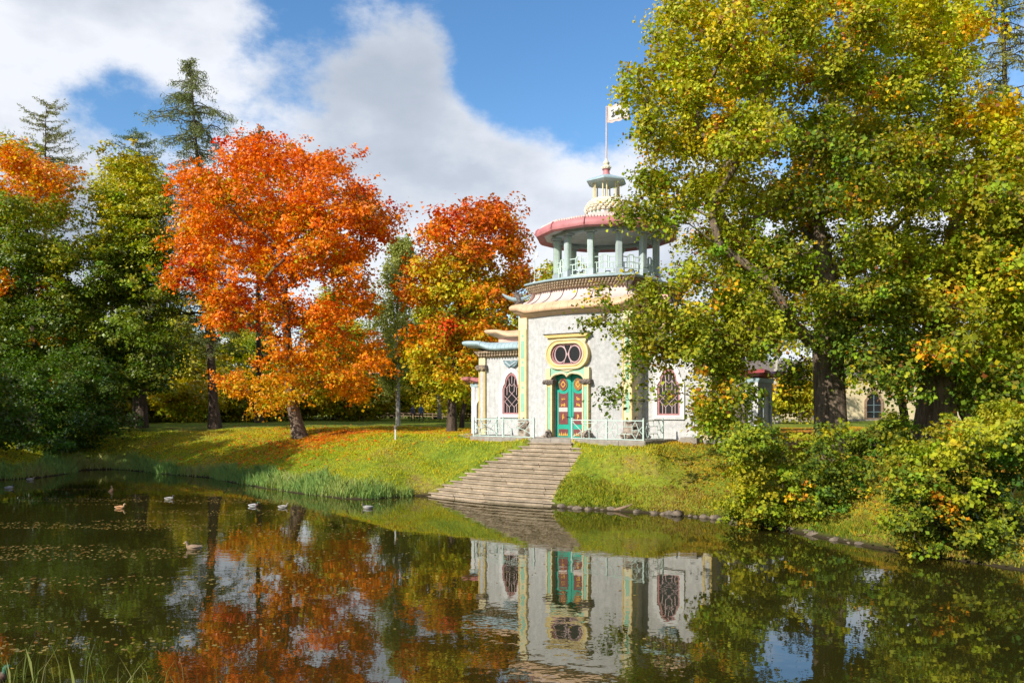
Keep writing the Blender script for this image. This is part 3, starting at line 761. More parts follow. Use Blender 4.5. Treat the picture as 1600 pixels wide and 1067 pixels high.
for s in (-1, 1):
    xo, W0, W1 = 6.7, .9, 5.1
    a, b = sorted((s * 3.15, s * xo))
    m = MB(); m.box(a, b, W0, W1, -.25, 4.25); mk(m, 'wing_wall', 'stucco')
    wing_window(s * 4.58, W0)
    # plan of the wing, its roll cornices with upturned corners
    pa = [(a, W0)] + subdiv((a, W0), (b, W0), 14) + [(b, W0)] + subdiv((b, W0), (b, W1), 14) + [(b, W1)] + subdiv((b, W1), (a, W1), 14) + [(a, W1)] + subdiv((a, W1), (a, W0), 14)
    cs = [(s * xo, W0), (s * xo, W1)]
    mk(loft(pa, [(.0, 4.18), (.06, 4.2), (.10, 4.26), (.30, 4.55)]), 'band_back', 'tilebrown')
    scales(pa, .12, 4.22, 4.52, .30, 2, .18, .13, 'scale_cornice', 'tilebrown')
    mk(loft(pa, [(.26, 4.55), (.40, 4.53)] + halfround(.50, 4.58, .36, 4.90, 8, .10) + [(.1, 5.0), (-.7, 5.03)], cs, .36, .62), 'roll_cornice', 'skyblue', 35)
    ribs(pa, halfround(.50, 4.58, .36, 4.90, 8, .10), cs, .36, .62, .26, 'cornice_joint', 'bluegrey', .018)
    a2, b2 = sorted((s * 3.15, s * (xo - .75))); V0, V1 = W0 + .6, W1 - .6
    mk(MB().box(a2, b2, V0, V1, 4.9, 5.30), 'attic_wall', 'salmon')
    pb = [(a2, V0)] + subdiv((a2, V0), (b2, V0), 14) + [(b2, V0)] + subdiv((b2, V0), (b2, V1), 14) + [(b2, V1)] + subdiv((b2, V1), (a2, V1), 14) + [(a2, V1)] + subdiv((a2, V1), (a2, V0), 14)
    cs2 = [(s * (xo - .75), V0), (s * (xo - .75), V1)]
    mk(loft(pb, [(.02, 5.28), (.25, 5.27)] + halfround(.36, 5.30, .24, 5.58, 7, .08) + [(.0, 5.68), (-.6, 5.69)], cs2, .30, .55, caps=True), 'roll_cornice', 'peach', 35)
    # roof terrace railing and posts
    x1 = s * 4.75; R0, R1 = V0 + .3, V1 - .3
    for px_, py_ in ((x1, R0), (x1, R1)):
        mk(MB().box(px_ - .04, px_ + .04, py_ - .04, py_ + .04, 5.66, 6.5), 'rail_post', 'rail')
    m = MB()
    for z in (5.75, 6.45): m.bar((s * HB, R0, z), (x1, R0, z), .04); m.bar((x1, R0, z), (x1, R1, z), .04)
    for i in range(4):
        u0 = s * HB + (x1 - s * HB) * i / 4; u1 = s * HB + (x1 - s * HB) * (i + 1) / 4
        m.bar((u0, R0, 5.75), (u1, R0, 6.45), .03); m.bar((u0, R0, 6.45), (u1, R0, 5.75), .03); m.bar((u1, R0, 5.75), (u1, R0, 6.45), .03)
    mk(m, 'roof_railing', 'rail')
    mk(MB().box(s * 3.85 - .16, s * 3.85 + .16, R0 + .15, R0 + .47, 5.66, 7.0, .02), 'roof_post', 'salmon')
    # outer pilaster with carved capital
    xa, xb = sorted((s * 6.32, s * 6.76)); Q = W0 - 2.0
    p = mk(MB().box(xa, xb, 1.86 + Q, 2.4 + Q, -.2, 4.2, .02), 'pilaster', 'cream')
    mk(MB().box((xa + xb) / 2 - .10, (xa + xb) / 2 + .10, 1.845 + Q, 1.9 + Q, .3, 3.4, .01), 'inset_panel', 'stucco', parent=p)
    for e in (xa + .05, xb - .05): mk(MB().box(e - .045, e + .045, 1.838 + Q, 1.9 + Q, .1, 3.5, .01), 'edge_moulding', 'yellow', parent=p)
    cp = mk(MB().box(xa - .10, xb + .10, 1.72 + Q, 2.3 + Q, 3.52, 3.80, .04), 'pilaster_capital', 'carved'); m = MB(); rg = random.Random(71 + s)
    for i in range(14): m.lump((xa - .08 + (xb - xa + .16) * rg.random(), 1.71 + Q, 3.56 + .2 * rg.random()), .06, 5, .3, rg)
    mk(m, 'carving', 'tilebrown', parent=cp)
    mk(MB().tube([(s * 6.88, 2.1 + Q, 4.5), (s * 6.90, 2.1 + Q, 3.4), (s * 6.85, 2.08 + Q, 3.2)], .045, 8), 'downpipe', 'white', True)
    # low portal at the end of the wing
    pe = 8.4; G0, G1 = 2.2, 4.1
    a, b = sorted((s * 6.65, s * pe)); xm = (a + b) / 2
    mk(MB().box(a, b, G0, G1, -.25, 2.85), 'portal_wall', 'stucco')
    for i in (a + .12, b - .12): mk(MB().box(i - .12, i + .12, G0 - .05, G0 + .1, -.2, 2.85, .02), 'portal_pier', 'white')
    def arch(hw, z0, zs, xc): return [(xc + hw, z0)] + [(xc + hw * cos(pi * i / 14), zs + hw * 1.1 * sin(pi * i / 14)) for i in range(15)] + [(xc - hw, z0)]
    xn = xm
    mk(MB().band(arch(.58, .0, 1.55, xn), arch(.44, .0, 1.5, xn), G0 - .12, G0 + .02), 'arch_surround', 'white')
    mk(MB().plate(arch(.44, .0, 1.5, xn), G0 - .015, G0 + .01), 'arch_shade_plate', 'carved')  # dark plate on the solid wall, painting the shade inside the arch
    # niche in the end flank
    fx = s * pe; GM = (G0 + G1) / 2; m = MB(); A = arch(.55, 0, 1.75, 0); n = len(A)
    P = [(fx + s * .10, GM + u, z) for u, z in A] + [(fx + s * .10, GM + u * .78, z * .96) for u, z in A] + [(fx - s * .01, GM + u, z) for u, z in A] + [(fx + s * .012, GM + u * .78, z * .96) for u, z in A]
    m.add(P, [(k, k + 1, n + k + 1, n + k) for k in range(n - 1)] + [(n + k, n + k + 1, 3 * n + k + 1, 3 * n + k) for k in range(n - 1)] + [(k + 1, k, 2 * n + k, 2 * n + k + 1) for k in range(n - 1)])
    nf = mk(m, 'niche_surround', 'bluegrey'); mk(MB().add([(fx + s * .011, GM + u * .78, z * .96) for u, z in A], [tuple(range(n))]), 'niche', 'white', parent=nf)
    pc = [(a, G0)] + subdiv((a, G0), (b, G0), 8) + [(b, G0)] + subdiv((b, G0), (b, G1), 8) + [(b, G1)] + subdiv((b, G1), (a, G1), 8) + [(a, G1)] + subdiv((a, G1), (a, G0), 8)
    mk(loft(pc, [(.0, 2.62), (.05, 2.64), (.07, 2.82), (.12, 2.85)]), 'portal_frieze', 'skyblue')
    mk(loft(pc, [(.10, 2.85), (.22, 2.86), (.34, 2.92), (.36, 3.04), (.26, 3.12), (0, 3.16), (-.5, 3.24)], [(fx, G0), (fx, G1)], .16, .5, caps=True), 'portal_roof', 'redroof' if s > 0 else 'pink', 35)
# small entrance steps and low platform by the right-hand portal
mk(MB().box(6.0, 8.7, .95, 2.1, -.3, .06, .02), 'entrance_slab', 'stone')
mk(MB().box(5.5, 6.3, .1, .85, -.3, .12, .02), 'entrance_slab', 'stone')
# --- dragons on the corners of the main cornice
def dragon(cx, cy, sx, sy, seed):
    rg = random.Random(seed); d = empty('corner_dragon', (0, 0, 0), 0, pv)
    ux, uy = sx * .8, sy * .6; z0 = HW + .75
    mk(MB().tube([(cx + ux * t, cy + uy * t, z0 + .12 + .55 * (t - .35) ** 2 + .02) for t in [-.35 + 1.45 * i / 10 for i in range(11)]], [.04 + .11 * sin(pi * i / 10) ** .7 for i in range(11)], 8, .8), 'horn', 'skyblue', True, d)
    m = MB()
    for k in range(5):
        a0 = rg.uniform(-.1, .3); path = []
        for i in range(7):
            t = i / 6; path.append((cx + ux * (a0 + .35 * t + .10 * sin(t * 6 + k)), cy + uy * (a0 + .35 * t) + .14 * cos(t * 5 + k * 2), z0 - .02 + .75 * t * (.5 + .12 * k) + .07 * sin(t * 8 + k)))
        m.tube(path, [.09, .085, .08, .07, .06, .045, .02], 6)
    for k in range(9): m.lump((cx + ux * rg.uniform(.1, .5), cy + uy * rg.uniform(.1, .5), z0 + rg.uniform(-.1, .5)), .10, 5, .35, rg)
    mk(m, 'carving', 'carved', False, d)
dragon(-HB, 0, -1, -1, 3); dragon(-HB, DB, -1, 1, 4)
def bracket(cx, cy, sx, sy, seed):
    rg = random.Random(seed); m = MB()
    for k in range(7):
        sp = (k - 3) * .09
        m.tube([(cx - sx * .22 - sy * sp * .6 * t + sx * .26 * t, cy - sy * .22 + sx * sp * .6 * t + sy * .2 * t, HW + .95 + .62 * t + .04 * sin(k)) for t in (0, .25, .5, .75, 1)], [.03, .06, .07, .06, .03], 6)
    for k in range(6): m.lump((cx - sx * .1 + rg.uniform(-.12, .12), cy - sy * .1 + rg.uniform(-.12, .12), HW + 1.45 + rg.uniform(-.1, .12)), .07, 5, .3, rg)
    mk(m, 'corner_bracket', 'carved', True)
bracket(HB - .2, -.1, 1, -1, 8); bracket(HB - .2, DB + .1, 1, 1, 9)
# pennant on the far left corner
pn = empty('pennant', (0, 0, 0), 0, pv)
mk(MB().tube([(-2.85, .5, FL), (-2.85, .5, FL + 1.75)], [.02, .012], 6), 'staff', 'rail', True, pn)
mk(MB().lump((-2.85, .5, FL + .06), .12, 8, .05), 'socket', 'shell', True, pn)
mk(MB().plate([(-2.83, FL + 1.25), (-2.68, FL + 1.42), (-2.62, FL + 1.68), (-2.72, FL + 1.66), (-2.83, FL + 1.60)], .492, .508), 'leaf', 'white', parent=pn)
# --- belvedere
TC = (0.0, 3.0); NC = 12
base_ang = -pi / 2 + math.radians(-17 + 36 - 6.3)      # facing angle of the first column
def ang(i): return base_ang + 2 * pi * i / NC
RC = 2.66
mk(MB().lathe([(2.95, FL - .1), (2.95, FL + .10), (2.9, FL + .16)], 48, TC), 'belvedere_plinth', 'white')
for i in range(NC):
    a = ang(i); x, y = TC[0] + RC * cos(a), TC[1] + RC * sin(a)
    c = empty('column', (x, y, FL + .16), a, pv)
    # square column, its lit green and shaded blue-grey tones painted onto the faces
    mk(MB().box(-.185, .185, -.185, .185, 0, .34, .02), 'column_base', 'bluegrey', parent=c)
    mk(MB().box(-.135, .135, -.135, .135, .34, 2.12, .03), 'shaft', 'palegreen', parent=c)
    mk(MB().box(.13, .15, -.085, .085, .42, 1.98, .008), 'shaft_panel', 'bluegrey', parent=c)
    for s in (-1, 1): mk(MB().box(-.085, .085, min(s * .13, s * .15), max(s * .13, s * .15), .42, 1.98, .008), 'shaft_panel', 'palegreen' if s > 0 else 'bluegrey', parent=c)
    mk(MB().box(-.175, .175, -.175, .175, 2.00, 2.10, .02), 'collar', 'bluegrey', parent=c)
    mk(MB().box(-.25, .25, -.25, .25, 2.12, 2.26, .03), 'capital', 'bluegrey', parent=c)
for i in range(NC):                                            # lattice rails between the columns
    a0, a1 = ang(i), ang(i + 1); p = Vector((TC[0] + RC * cos(a0), TC[1] + RC * sin(a0), FL + .2)); q = Vector((TC[0] + RC * cos(a1), TC[1] + RC * sin(a1), FL + .2))
    def P_(u, v): r = p + (q - p) * u; return (r.x, r.y, r.z + v)
    m = MB()
    for (u0, v0), (u1, v1) in (((.1, .06), (.9, .06)), ((.1, .86), (.35, .86)), ((.65, .86), (.9, .86)), ((.35, .86), (.42, .97)), ((.42, .97), (.58, .97)), ((.58, .97), (.65, .86)), ((.35, .86), (.35, .3)), ((.65, .86), (.65, .3)), ((.35, .3), (.65, .3)),
                               ((.1, .58), (.35, .58)), ((.65, .58), (.9, .58)), ((.42, .97), (.42, .3)), ((.58, .97), (.58, .3)), ((.35, .62), (.65, .62)), ((.5, .3), (.5, .06)), ((.22, .58), (.22, .06)), ((.78, .58), (.78, .06)), ((.22, .3), (.35, .3)), ((.65, .3), (.78, .3))):
        m.bar(P_(u0, v0), P_(u1, v1), .045)
    mk(m, 'balcony_rail', 'rail')
RZ = FL + 2.42
def ring(prof, name, mat, sm=False, n=NC, rot=None): return mk(MB().lathe(prof, n, TC, base_ang if rot is None else rot, True), name, mat, sm)
mk(MB().lathe([(2.5, RZ + .1), (2.5, RZ - .03), (2.85, RZ - .03), (2.85, RZ + .12)], NC, TC, base_ang, False), 'architrave', 'bluegrey')
mk(MB().lathe([(3.4, RZ + .10), (2.6, RZ + .125), (.02, RZ + .30)], NC, TC, base_ang, False), 'ceiling', 'white')
mk(MB().lathe([(3.3, RZ + .12), (3.5, RZ - .04), (3.62, RZ - .05), (3.72, RZ + .02), (3.76, RZ + .14), (3.72, RZ + .30), (3.60, RZ + .42), (3.4, RZ + .46)], NC, TC, base_ang, False), 'roof_roll', 'pink', 32)
mk(MB().lathe([(3.4, RZ + .44), (2.6, RZ + .62), (1.6, RZ + .92), (.9, RZ + 1.3)], NC, TC, base_ang), 'upper_roof', 'palepink', 32)
for i in range(NC):                                            # scalloped crest along the roof edge
    a0, a1 = ang(i), ang(i + 1); m = MB()
    for k in range(12):
        t = (k + .5) / 12; x = TC[0] + 3.40 * (cos(a0) * (1 - t) + cos(a1) * t); y = TC[1] + 3.40 * (sin(a0) * (1 - t) + sin(a1) * t)
        m.lump((x, y, RZ + .50), .085, 6, .05, random, (1, 1, 1.1))
    mk(m, 'roof_crest', 'palepink', True)
    mk(MB().tube([(TC[0] + r * cos(a0), TC[1] + r * sin(a0), z) for r, z in ((3.68, RZ + .02), (3.78, RZ + .14), (3.74, RZ + .31), (3.61, RZ + .44))], .035, 6), 'roof_rib', 'pink', True)
HX = base_ang + R(10)
LZ = RZ + .98
mk(MB().lathe([(1.12, LZ), (1.12, LZ + .10), (1.02, LZ + .14), (1.02, LZ + .44)], 6, TC, HX), 'lantern_drum', 'white')
for i in range(6):
    a0, a1 = HX + i * pi / 3, HX + (i + 1) * pi / 3; rr = .9
    x, y = TC[0] + rr * cos((a0 + a1) / 2), TC[1] + rr * sin((a0 + a1) / 2)
    o = mk(MB().box(-.30, .30, -.02, .012, -.12, .12, .008), 'drum_panel', 'palegreen'); o.location = (x, y, LZ + .28); o.rotation_euler.z = (a0 + a1) / 2 + pi / 2
m = MB().lathe([(.94, LZ + .42), (1.02, LZ + .55), (.97, LZ + .85), (.78, LZ + 1.08), (.6, LZ + 1.14)], 24, TC); mk(m, 'shell_bed', 'shell')
m = MB(); rg = random.Random(3)
for j in range(6):
    z = LZ + .46 + .11 * j; r = [1.02, 1.06, 1.05, .98, .88, .74][j]
    for i in range(26): a = 2 * pi * (i + .5 * (j % 2)) / 26; m.lump((TC[0] + r * cos(a), TC[1] + r * sin(a), z), .115, 5, .2, rg, (1, 1, .8))
o = mk(m, 'shellwork', 'shell', True); o['kind'] = 'stuff'
for i in range(6):
    for k in (0, 1):
        a = HX + i * pi / 3 + (k - .5) * .30
        mk(MB().lathe([(.05, LZ + 1.08), (.04, LZ + 1.14), (.036, LZ + 1.9), (.05, LZ + 1.96)], 8, (TC[0] + .68 * cos(a), TC[1] + .68 * sin(a))), 'lantern_column', 'cream', True)
    a = HX + i * pi / 3; mk(MB().lump((TC[0] + .84 * cos(a), TC[1] + .84 * sin(a), LZ + 1.90), .055, 8, .02), 'lantern_bell', 'white', True)
mk(MB().lathe([(.5, LZ + 1.94), (.98, LZ + 1.90), (1.12, LZ + 1.98), (1.12, LZ + 2.05), (.9, LZ + 2.14), (.5, LZ + 2.28), (.16, LZ + 2.42)], 6, TC, HX), 'lantern_roof', 'skyblue')
mk(MB().lathe([(.24, LZ + 2.36), (.17, LZ + 2.48), (.17, LZ + 2.62), (.22, LZ + 2.66)], 16, TC), 'finial_neck', 'pink', True)
fb = mk(MB().lathe([(.16, LZ + 2.66), (.22, LZ + 2.70), (.24, LZ + 2.78), (.20, LZ + 2.86), (.12, LZ + 2.90), (.16, LZ + 2.96), (.17, LZ + 3.02), (.10, LZ + 3.12), (.05, LZ + 3.22)], 16, TC), 'finial_ball', 'shell', True)
m = MB()
for i in range(10): a = 2 * pi * i / 10; m.lump((TC[0] + .215 * cos(a), TC[1] + .215 * sin(a), LZ + 2.78), .06, 5, .1)
mk(m, 'finial_shells', 'shell', True, fb)
PZ = LZ + 3.2; PT = PZ + 2.8
mk(MB().tube([(TC[0], TC[1], PZ), (TC[0], TC[1], PT)], [.042, .028], 8), 'flagpole', 'palepink', True)
# flag: white field, pink scalloped border, dark beast
fl = empty('flag', (TC[0], TC[1], PT - .90), R(10) - ROT * .4, pv)
def wavey(x, z): return .05 * sin(x * 4.0 + z * 1.5)
def sheet(pts_rows, dy=0.0):
    m = MB(); n = len(pts_rows[0]); P = []
    for s in (-.006, .006):
        for r in pts_rows: P += [(x, wavey(x, z) + s + dy, z) for x, z in r]
    off = len(pts_rows) * n; fs = []
    for j in range(len(pts_rows) - 1):
        for i in range(n - 1):
            a = j * n + i; fs.append((a, a + 1, a + n + 1, a + n)); fs.append((off + a + n, off + a + n + 1, off + a + 1, off + a))
    return m.add(P, fs)
rise = .14
rows = [[(x, z + rise * x + (.03 * sin(x * 16) if j in (0, 6) else 0)) for x in [.04 + 1.16 * i / 24 for i in range(25)]] for j, z in enumerate([.88 * k / 6 for k in range(7)])]
mk(sheet(rows), 'border', 'palepink', True, fl)
rows = [[(x, z + rise * x) for x in [.14 + .96 * i / 20 for i in range(21)]] for z in [.12 + .64 * k / 5 for k in range(6)]]
for s in (-1, 1): mk(sheet(rows, s * .016), 'field', 'white', True, fl)
beast = [[(.24, .30), (.30, .24), (.42, .26), (.50, .34), (.40, .36), (.44, .50), (.36, .56), (.30, .46), (.33, .40)], [(.44, .36), (.56, .28), (.72, .30), (.70, .44), (.78, .56), (.66, .54), (.60, .62), (.52, .50), (.46, .52)],
         [(.70, .32), (.82, .30), (.86, .40), (.80, .48), (.84, .58), (.92, .60), (.90, .66), (.80, .64), (.74, .52), (.76, .42)], [(.26, .56), (.38, .60), (.40, .66), (.28, .64), (.22, .60)]]
for s in (-1, 1):
    m = MB()
    for pl in beast:
        n = len(pl); P = [(x, wavey(x, z) + s * .03, z + rise * x) for x, z in pl]; m.add(P, [tuple(range(n)) if s < 0 else tuple(range(n - 1, -1, -1))])
    mk(m, 'emblem', 'black', parent=fl)

# ------------------------------------------------------------------ terrace railings
def lattice(m, a, b, h, kind):
    a = Vector(a); b = Vector(b)
    def P_(u, v): r = a + (b - a) * u; return (r.x, r.y, r.z + v * h)
    def ln(u0, v0, u1, v1, w=.026): m.bar(P_(u0, v0), P_(u1, v1), w)
    ln(0, .06, 1, .06, .04); ln(0, 1, 1, 1, .045)
    if kind == 0:
        ln(.3, .34, .7, .34); ln(.3, .70, .7, .70); ln(.3, .34, .3, .70); ln(.7, .34, .7, .70)
        for u, v, c, d in ((.3, .34, .2, .06), (.7, .34, .8, .06), (.3, .70, .2, 1), (.7, .70, .8, 1)): ln(u, v, c, d)
        ln(.5, .06, .5, .34); ln(.5, .70, .5, 1)
        ln(.3, .52, .12, .52); ln(.7, .52, .88, .52); ln(0, .3, .12, .52); ln(0, .75, .12, .52); ln(1, .3, .88, .52); ln(1, .75, .88, .52); ln(.12, .52, .2, .9); ln(.12, .52, .2, .14); ln(.88, .52, .8, .9); ln(.88, .52, .8, .14)
    else:
        ln(.28, .06, .28, .42); ln(.28, .42, .5, .55); ln(.72, .06, .72, .42); ln(.72, .42, .5, .55); ln(.5, .55, .28, .85); ln(.5, .55, .72, .85); ln(.28, .85, .28, 1); ln(.72, .85, .72, 1)
        ln(0, .1, .28, .42); ln(1, .1, .72, .42); ln(0, .95, .28, .42); ln(1, .95, .72, .42); ln(.5, .55, .5, .06); ln(.28, .85, .72, .85)
def railing(pts, kinds, label):
    e = empty('terrace_railing', PC, ROT); tag(e, label, 'railing', 'lattice railings on the terrace')
    for p in pts:
        mk(MB().box(p[0] - .036, p[0] + .036, p[1] - .036, p[1] + .036, .01, .95, .008), 'post', 'rail', parent=e)
        mk(MB().lump((p[0], p[1], .98), .045, 8, .02), 'post_knob', 'rail', True, e)
    for (p, q), k in zip(zip(pts, pts[1:]), kinds):
        m = MB(); lattice(m, (p[0], p[1], .0), (q[0], q[1], .0), .90, k); mk(m, 'lattice_panel', 'rail', parent=e)
railing([(-4.78, -.2), (-4.78, -2.14), (-2.93, -2.14), (-1.08, -2.14)], [1, 0, 1], 'pale green lattice railing left of the steps, below the left wing window')
railing([(1.08, -2.14), (2.93, -2.14), (4.78, -2.14), (4.78, -.2)], [1, 0, 0], 'pale green lattice railing right of the steps, turning back at the terrace corner')

# ------------------------------------------------------------------ foliage
def nrm(a): return a / np.maximum(np.linalg.norm(a, axis=1, keepdims=True), 1e-9)
def snoise(P, s, ph=0.0):
    x, y, z = P[:, 0] / s + ph, P[:, 1] / s + ph * 1.7, P[:, 2] / s + ph * .6
    return (np.sin(x + 1.7 * np.sin(y * .9 + .4)) + np.sin(y * 1.3 + 1.4 * np.sin(z * 1.1 + x * .5)) + np.sin(z * 1.2 + 1.5 * np.sin(x * .8 + 2))) / 3
def leaf_mesh(name, P, outd, size, mat, colors, parent, rng, upw=.50, outw=.85, rndw=.7, droop=.35, wid=.42, fold=.12):
    """one kite-shaped, creased leaf per point"""
    n = len(P)
    nn = nrm(np.array([0, 0, 1.0]) * upw + outd * outw + rng.normal(size=(n, 3)) * rndw)
    a = rng.normal(size=(n, 3)) + outd * .7 + np.array([0, 0, -1.0]) * droop
    a = nrm(a - nn * np.sum(a * nn, 1, keepdims=True)); b = np.cross(nn, a)
    s = (size * rng.uniform(.5, 1.45, n))[:, None]
    V = np.empty((n, 4, 3))
    V[:, 0] = P - a * s * .5; V[:, 1] = P + b * s * wid + nn * s * fold + a * s * .05; V[:, 2] = P + a * s * .5 - nn * s * .06; V[:, 3] = P - b * s * wid + nn * s * fold + a * s * .05
    F = np.arange(4 * n).reshape(n, 4)
    return np_mesh(name, V.reshape(-1, 3), F, mat, parent, np.repeat(colors, 4, 0))
class Wood:
    """a branching skeleton grown towards the foliage, thickened by how much each limb carries"""
    def __init__(s, rng): s.p = []; s.par = []; s.w = []; s.chains = []; s.rng = rng
    def node(s, p, par): s.p.append(np.array(p, float)); s.par.append(par); s.w.append(0.0); return len(s.p) - 1
    def trunk(s, pts):
        par = -1; ch = []
        for p in pts: par = s.node(p, par); ch.append(par)
        s.chains.append(ch); return ch
    def nearest(s, q, lo=0, rise=1.0):
        A = np.array(s.p); d = A - q; h = np.linalg.norm(d[:, :2], axis=1)
        cost = np.linalg.norm(d, axis=1) + rise * np.maximum(0, A[:, 2] - (q[2] - .25 * h)) 
        cost[:lo] += 1e6
        return int(np.argmin(cost))
    def grow(s, q, i, wig=.12, step=.8, lift=.25):
        a = s.p[i]; L = np.linalg.norm(q - a); k = max(2, int(L / step)); ch = [i]; par = i
        par_dir = a - s.p[s.par[i]] if s.par[i] >= 0 else np.array([0, 0, 1.0])
        par_dir = par_dir / max(np.linalg.norm(par_dir), 1e-6)
        c = a + (q - a) * .45 + par_dir * L * .16 + np.array([0, 0, lift * L * .5])
        for j in range(1, k + 1):
            t = j / k; p = a * (1 - t) ** 2 + 2 * c * t * (1 - t) + q * t * t
            if j < k: p = p + s.rng.normal(size=3) * wig * L / k
            par = s.node(p, par); ch.append(par)
        s.chains.append(ch); return par
    def mesh(s, rtip, expo, base_r, flare=1.6, fh=1.0, n_hi=9, rmax=None):
        n = len(s.p); kids = [0] * n
        for i in range(n):
            if s.par[i] >= 0: kids[s.par[i]] += 1
        cnt = np.zeros(n)
        for i in range(n - 1, -1, -1):
            if kids[i] == 0: cnt[i] += 1
            if s.par[i] >= 0: cnt[s.par[i]] += cnt[i]
        rad = rtip * cnt ** expo; rad = rad * min(1.0, 1e9)
        rad = rad * 1.0
        sc = base_r / rad[0]; rad = np.where(cnt > 8, rad * (1 + (sc - 1) * np.clip((np.log(cnt) - np.log(8)) / (np.log(cnt[0]) - np.log(8) + 1e-6), 0, 1)), rad)
        m = MB(); z0 = s.p[0][2]
        for ci, ch in enumerate(s.chains):
            pts = [s.p[i] for i in ch]; rr = [rad[i] for i in ch]
            if ci > 0: rr[0] = min(rr[0], rr[1] * 1.25)
            if ci == 0: rr = [r * (1 + (flare - 1) * exp(-((p[2] - z0) / fh) ** 1.2)) for r, p in zip(rr, pts)]
            m.tube(pts, rr, n_hi if max(rr) > .1 else (5 if max(rr) > .03 else 3), cap=False)
        return m
def px_lobes(L, Y0, depth, rng, front_only=None, cx=None, half=None):
    """lobes given as outline patches of the crown; each is spread in depth so that the crown is round in plan"""
    out = []
    xs_ = [l[0] for l in L]; cx = cx or (min(xs_) + max(xs_)) / 2; half = half or max((max(xs_) - min(xs_)) / 2, 1)
    for l in L:
        px, py, rx, ry = l[:4]
        dd = depth * sqrt(max(0.08, 1 - ((px - cx) / (half * 1.15)) ** 2))
        offs = [-dd * rng.uniform(.55, 1.0), rng.uniform(-.25, .25) * dd, dd * rng.uniform(.55, 1.0)] if len(l) < 5 else list(l[4])
        for k, o in enumerate(offs):
            Y = Y0 + o; c = at(px + rng.uniform(-.15, .15) * rx, py + rng.uniform(-.15, .15) * ry, Y)
            out.append((np.array(c), rx / FPX * Y, max(rx, ry) * .8 / FPX * Y, ry / FPX * Y))
    return out
def fill(L, k, rng):
    """more, smaller lobes between neighbouring ones"""
    C = np.array([l[0] for l in L]); out = list(L)
    for _ in range(k):
        i = rng.integers(len(L)); d = np.linalg.norm(C - C[i], axis=1); j = rng.choice(np.argsort(d)[1:6]); t = rng.uniform(.3, .7); s = rng.uniform(.55, .9)
        a, b = L[i], L[j]; out.append((a[0] * (1 - t) + b[0] * t + rng.normal(size=3) * .25, *(s * (a[q] * (1 - t) + b[q] * t) for q in (1, 2, 3))))
    return out
def broadleaf(name, label, base, lobes, pal, seed, leaf=.2, dens=1.0, per=34, extra=0, nleaf=None, along_limbs=.15, keep=None, ragged=.06, sub=7, spread=.55, trunk_pts=None, base_r=.4, bark='bark', group=None, cat='tree', twigs=240, flare=1.5, trans=None, stems=None, parts=('trunk', 'crown'), flat=.42, bottom=.55, rtip=.012, expo=.42):
    rng = np.random.default_rng(seed); base = np.array(base, float)
    root = empty(name, tuple(base)); tag(root, label, cat, group)
    if extra: lobes = fill(lobes, extra, rng)
    # wood: trunk, limbs to every lobe, then twigs
    w = Wood(rng)
    tp = trunk_pts or [base, base + [0, 0, 1], base + [0, 0, 3]]
    ch = w.trunk([np.array(p, float) - base for p in tp])
    start = max(1, len(ch) // 3); nt0 = len(w.p)
    order = sorted(range(len(lobes)), key=lambda i: np.linalg.norm(lobes[i][0] - np.array(tp[-1])))
    for i in order:
        q = lobes[i][0] - base - np.array([0, 0, lobes[i][3] * .35]); w.grow(q, w.nearest(q, start, 1.2), .14, .9)
    limb_nodes = np.array(w.p[nt0:]) + base
    # foliage sprays: most towards the outside of the lobes, some along the limbs
    C = []; O = []; U = []
    for c, rx, ry, rz in lobes:
        area = 4 * pi * ((rx * ry) ** 1.6 / 3 + (rx * rz) ** 1.6 / 3 + (ry * rz) ** 1.6 / 3) ** (1 / 1.6)
        k = max(3, int(area * dens / (spread * spread * 2.2)))
        d = nrm(rng.normal(size=(k, 3))); d[:, 2] = np.where(d[:, 2] < -bottom, -d[:, 2], d[:, 2])
        u = rng.random(k) ** .42 * rng.uniform(.78, 1.15, k) * (1 + ragged * rng.exponential(1.0, k))
        ks = max(2, k // sub); pick_ = rng.integers(0, ks, k); S = d[:ks][pick_] * u[:ks][pick_][:, None] * np.array([rx, ry, rz])
        q = S + rng.normal(size=(k, 3)) * np.array([1, 1, .7]) * spread * 1.05
        C.append(c + q); O.append(nrm(q / np.array([rx, ry, rz]) + .25 * rng.normal(size=(k, 3)))); U.append(u[:ks][pick_])
    k = int(sum(len(c) for c in C) * along_limbs)
    if k and len(limb_nodes) > 4:
        j = rng.integers(0, len(limb_nodes), k); d = nrm(rng.normal(size=(k, 3)) + np.array([0, -.2, .3])); C.append(limb_nodes[j] + d * rng.uniform(.1, .9, k)[:, None] * spread * 1.8); O.append(d); U.append(np.full(k, .7))
    C = np.concatenate(C); O = np.concatenate(O); U = np.concatenate(U)
    if keep is not None: m_ = keep(C); C, O, U = C[m_], O[m_], U[m_]
    M_ = len(C)
    if nleaf: per = max(8, round(nleaf / M_))
    wts = rng.uniform(.35, 1.65, M_); wts *= M_ * per / wts.sum()
    idx = np.repeat(np.arange(M_), wts.astype(int))
    sc_ = (spread * rng.uniform(.6, 1.35, M_))[idx][:, None]
    g = rng.normal(size=(len(idx), 3)) * np.array([1, 1, flat]) * sc_ * .62
    g[:, 2] -= (g[:, 0] ** 2 + g[:, 1] ** 2) / spread * .22
    P = C[idx] + g; od = O[idx]; uu = U[idx]
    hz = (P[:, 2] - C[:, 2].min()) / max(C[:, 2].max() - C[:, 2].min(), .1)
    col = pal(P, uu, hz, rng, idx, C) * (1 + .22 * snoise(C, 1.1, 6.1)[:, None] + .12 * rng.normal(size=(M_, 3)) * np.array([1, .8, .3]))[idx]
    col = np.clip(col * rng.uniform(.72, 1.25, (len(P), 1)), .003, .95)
    leaf_mesh(parts[1], P - base, od, leaf, M['leaf'], col, root, rng)
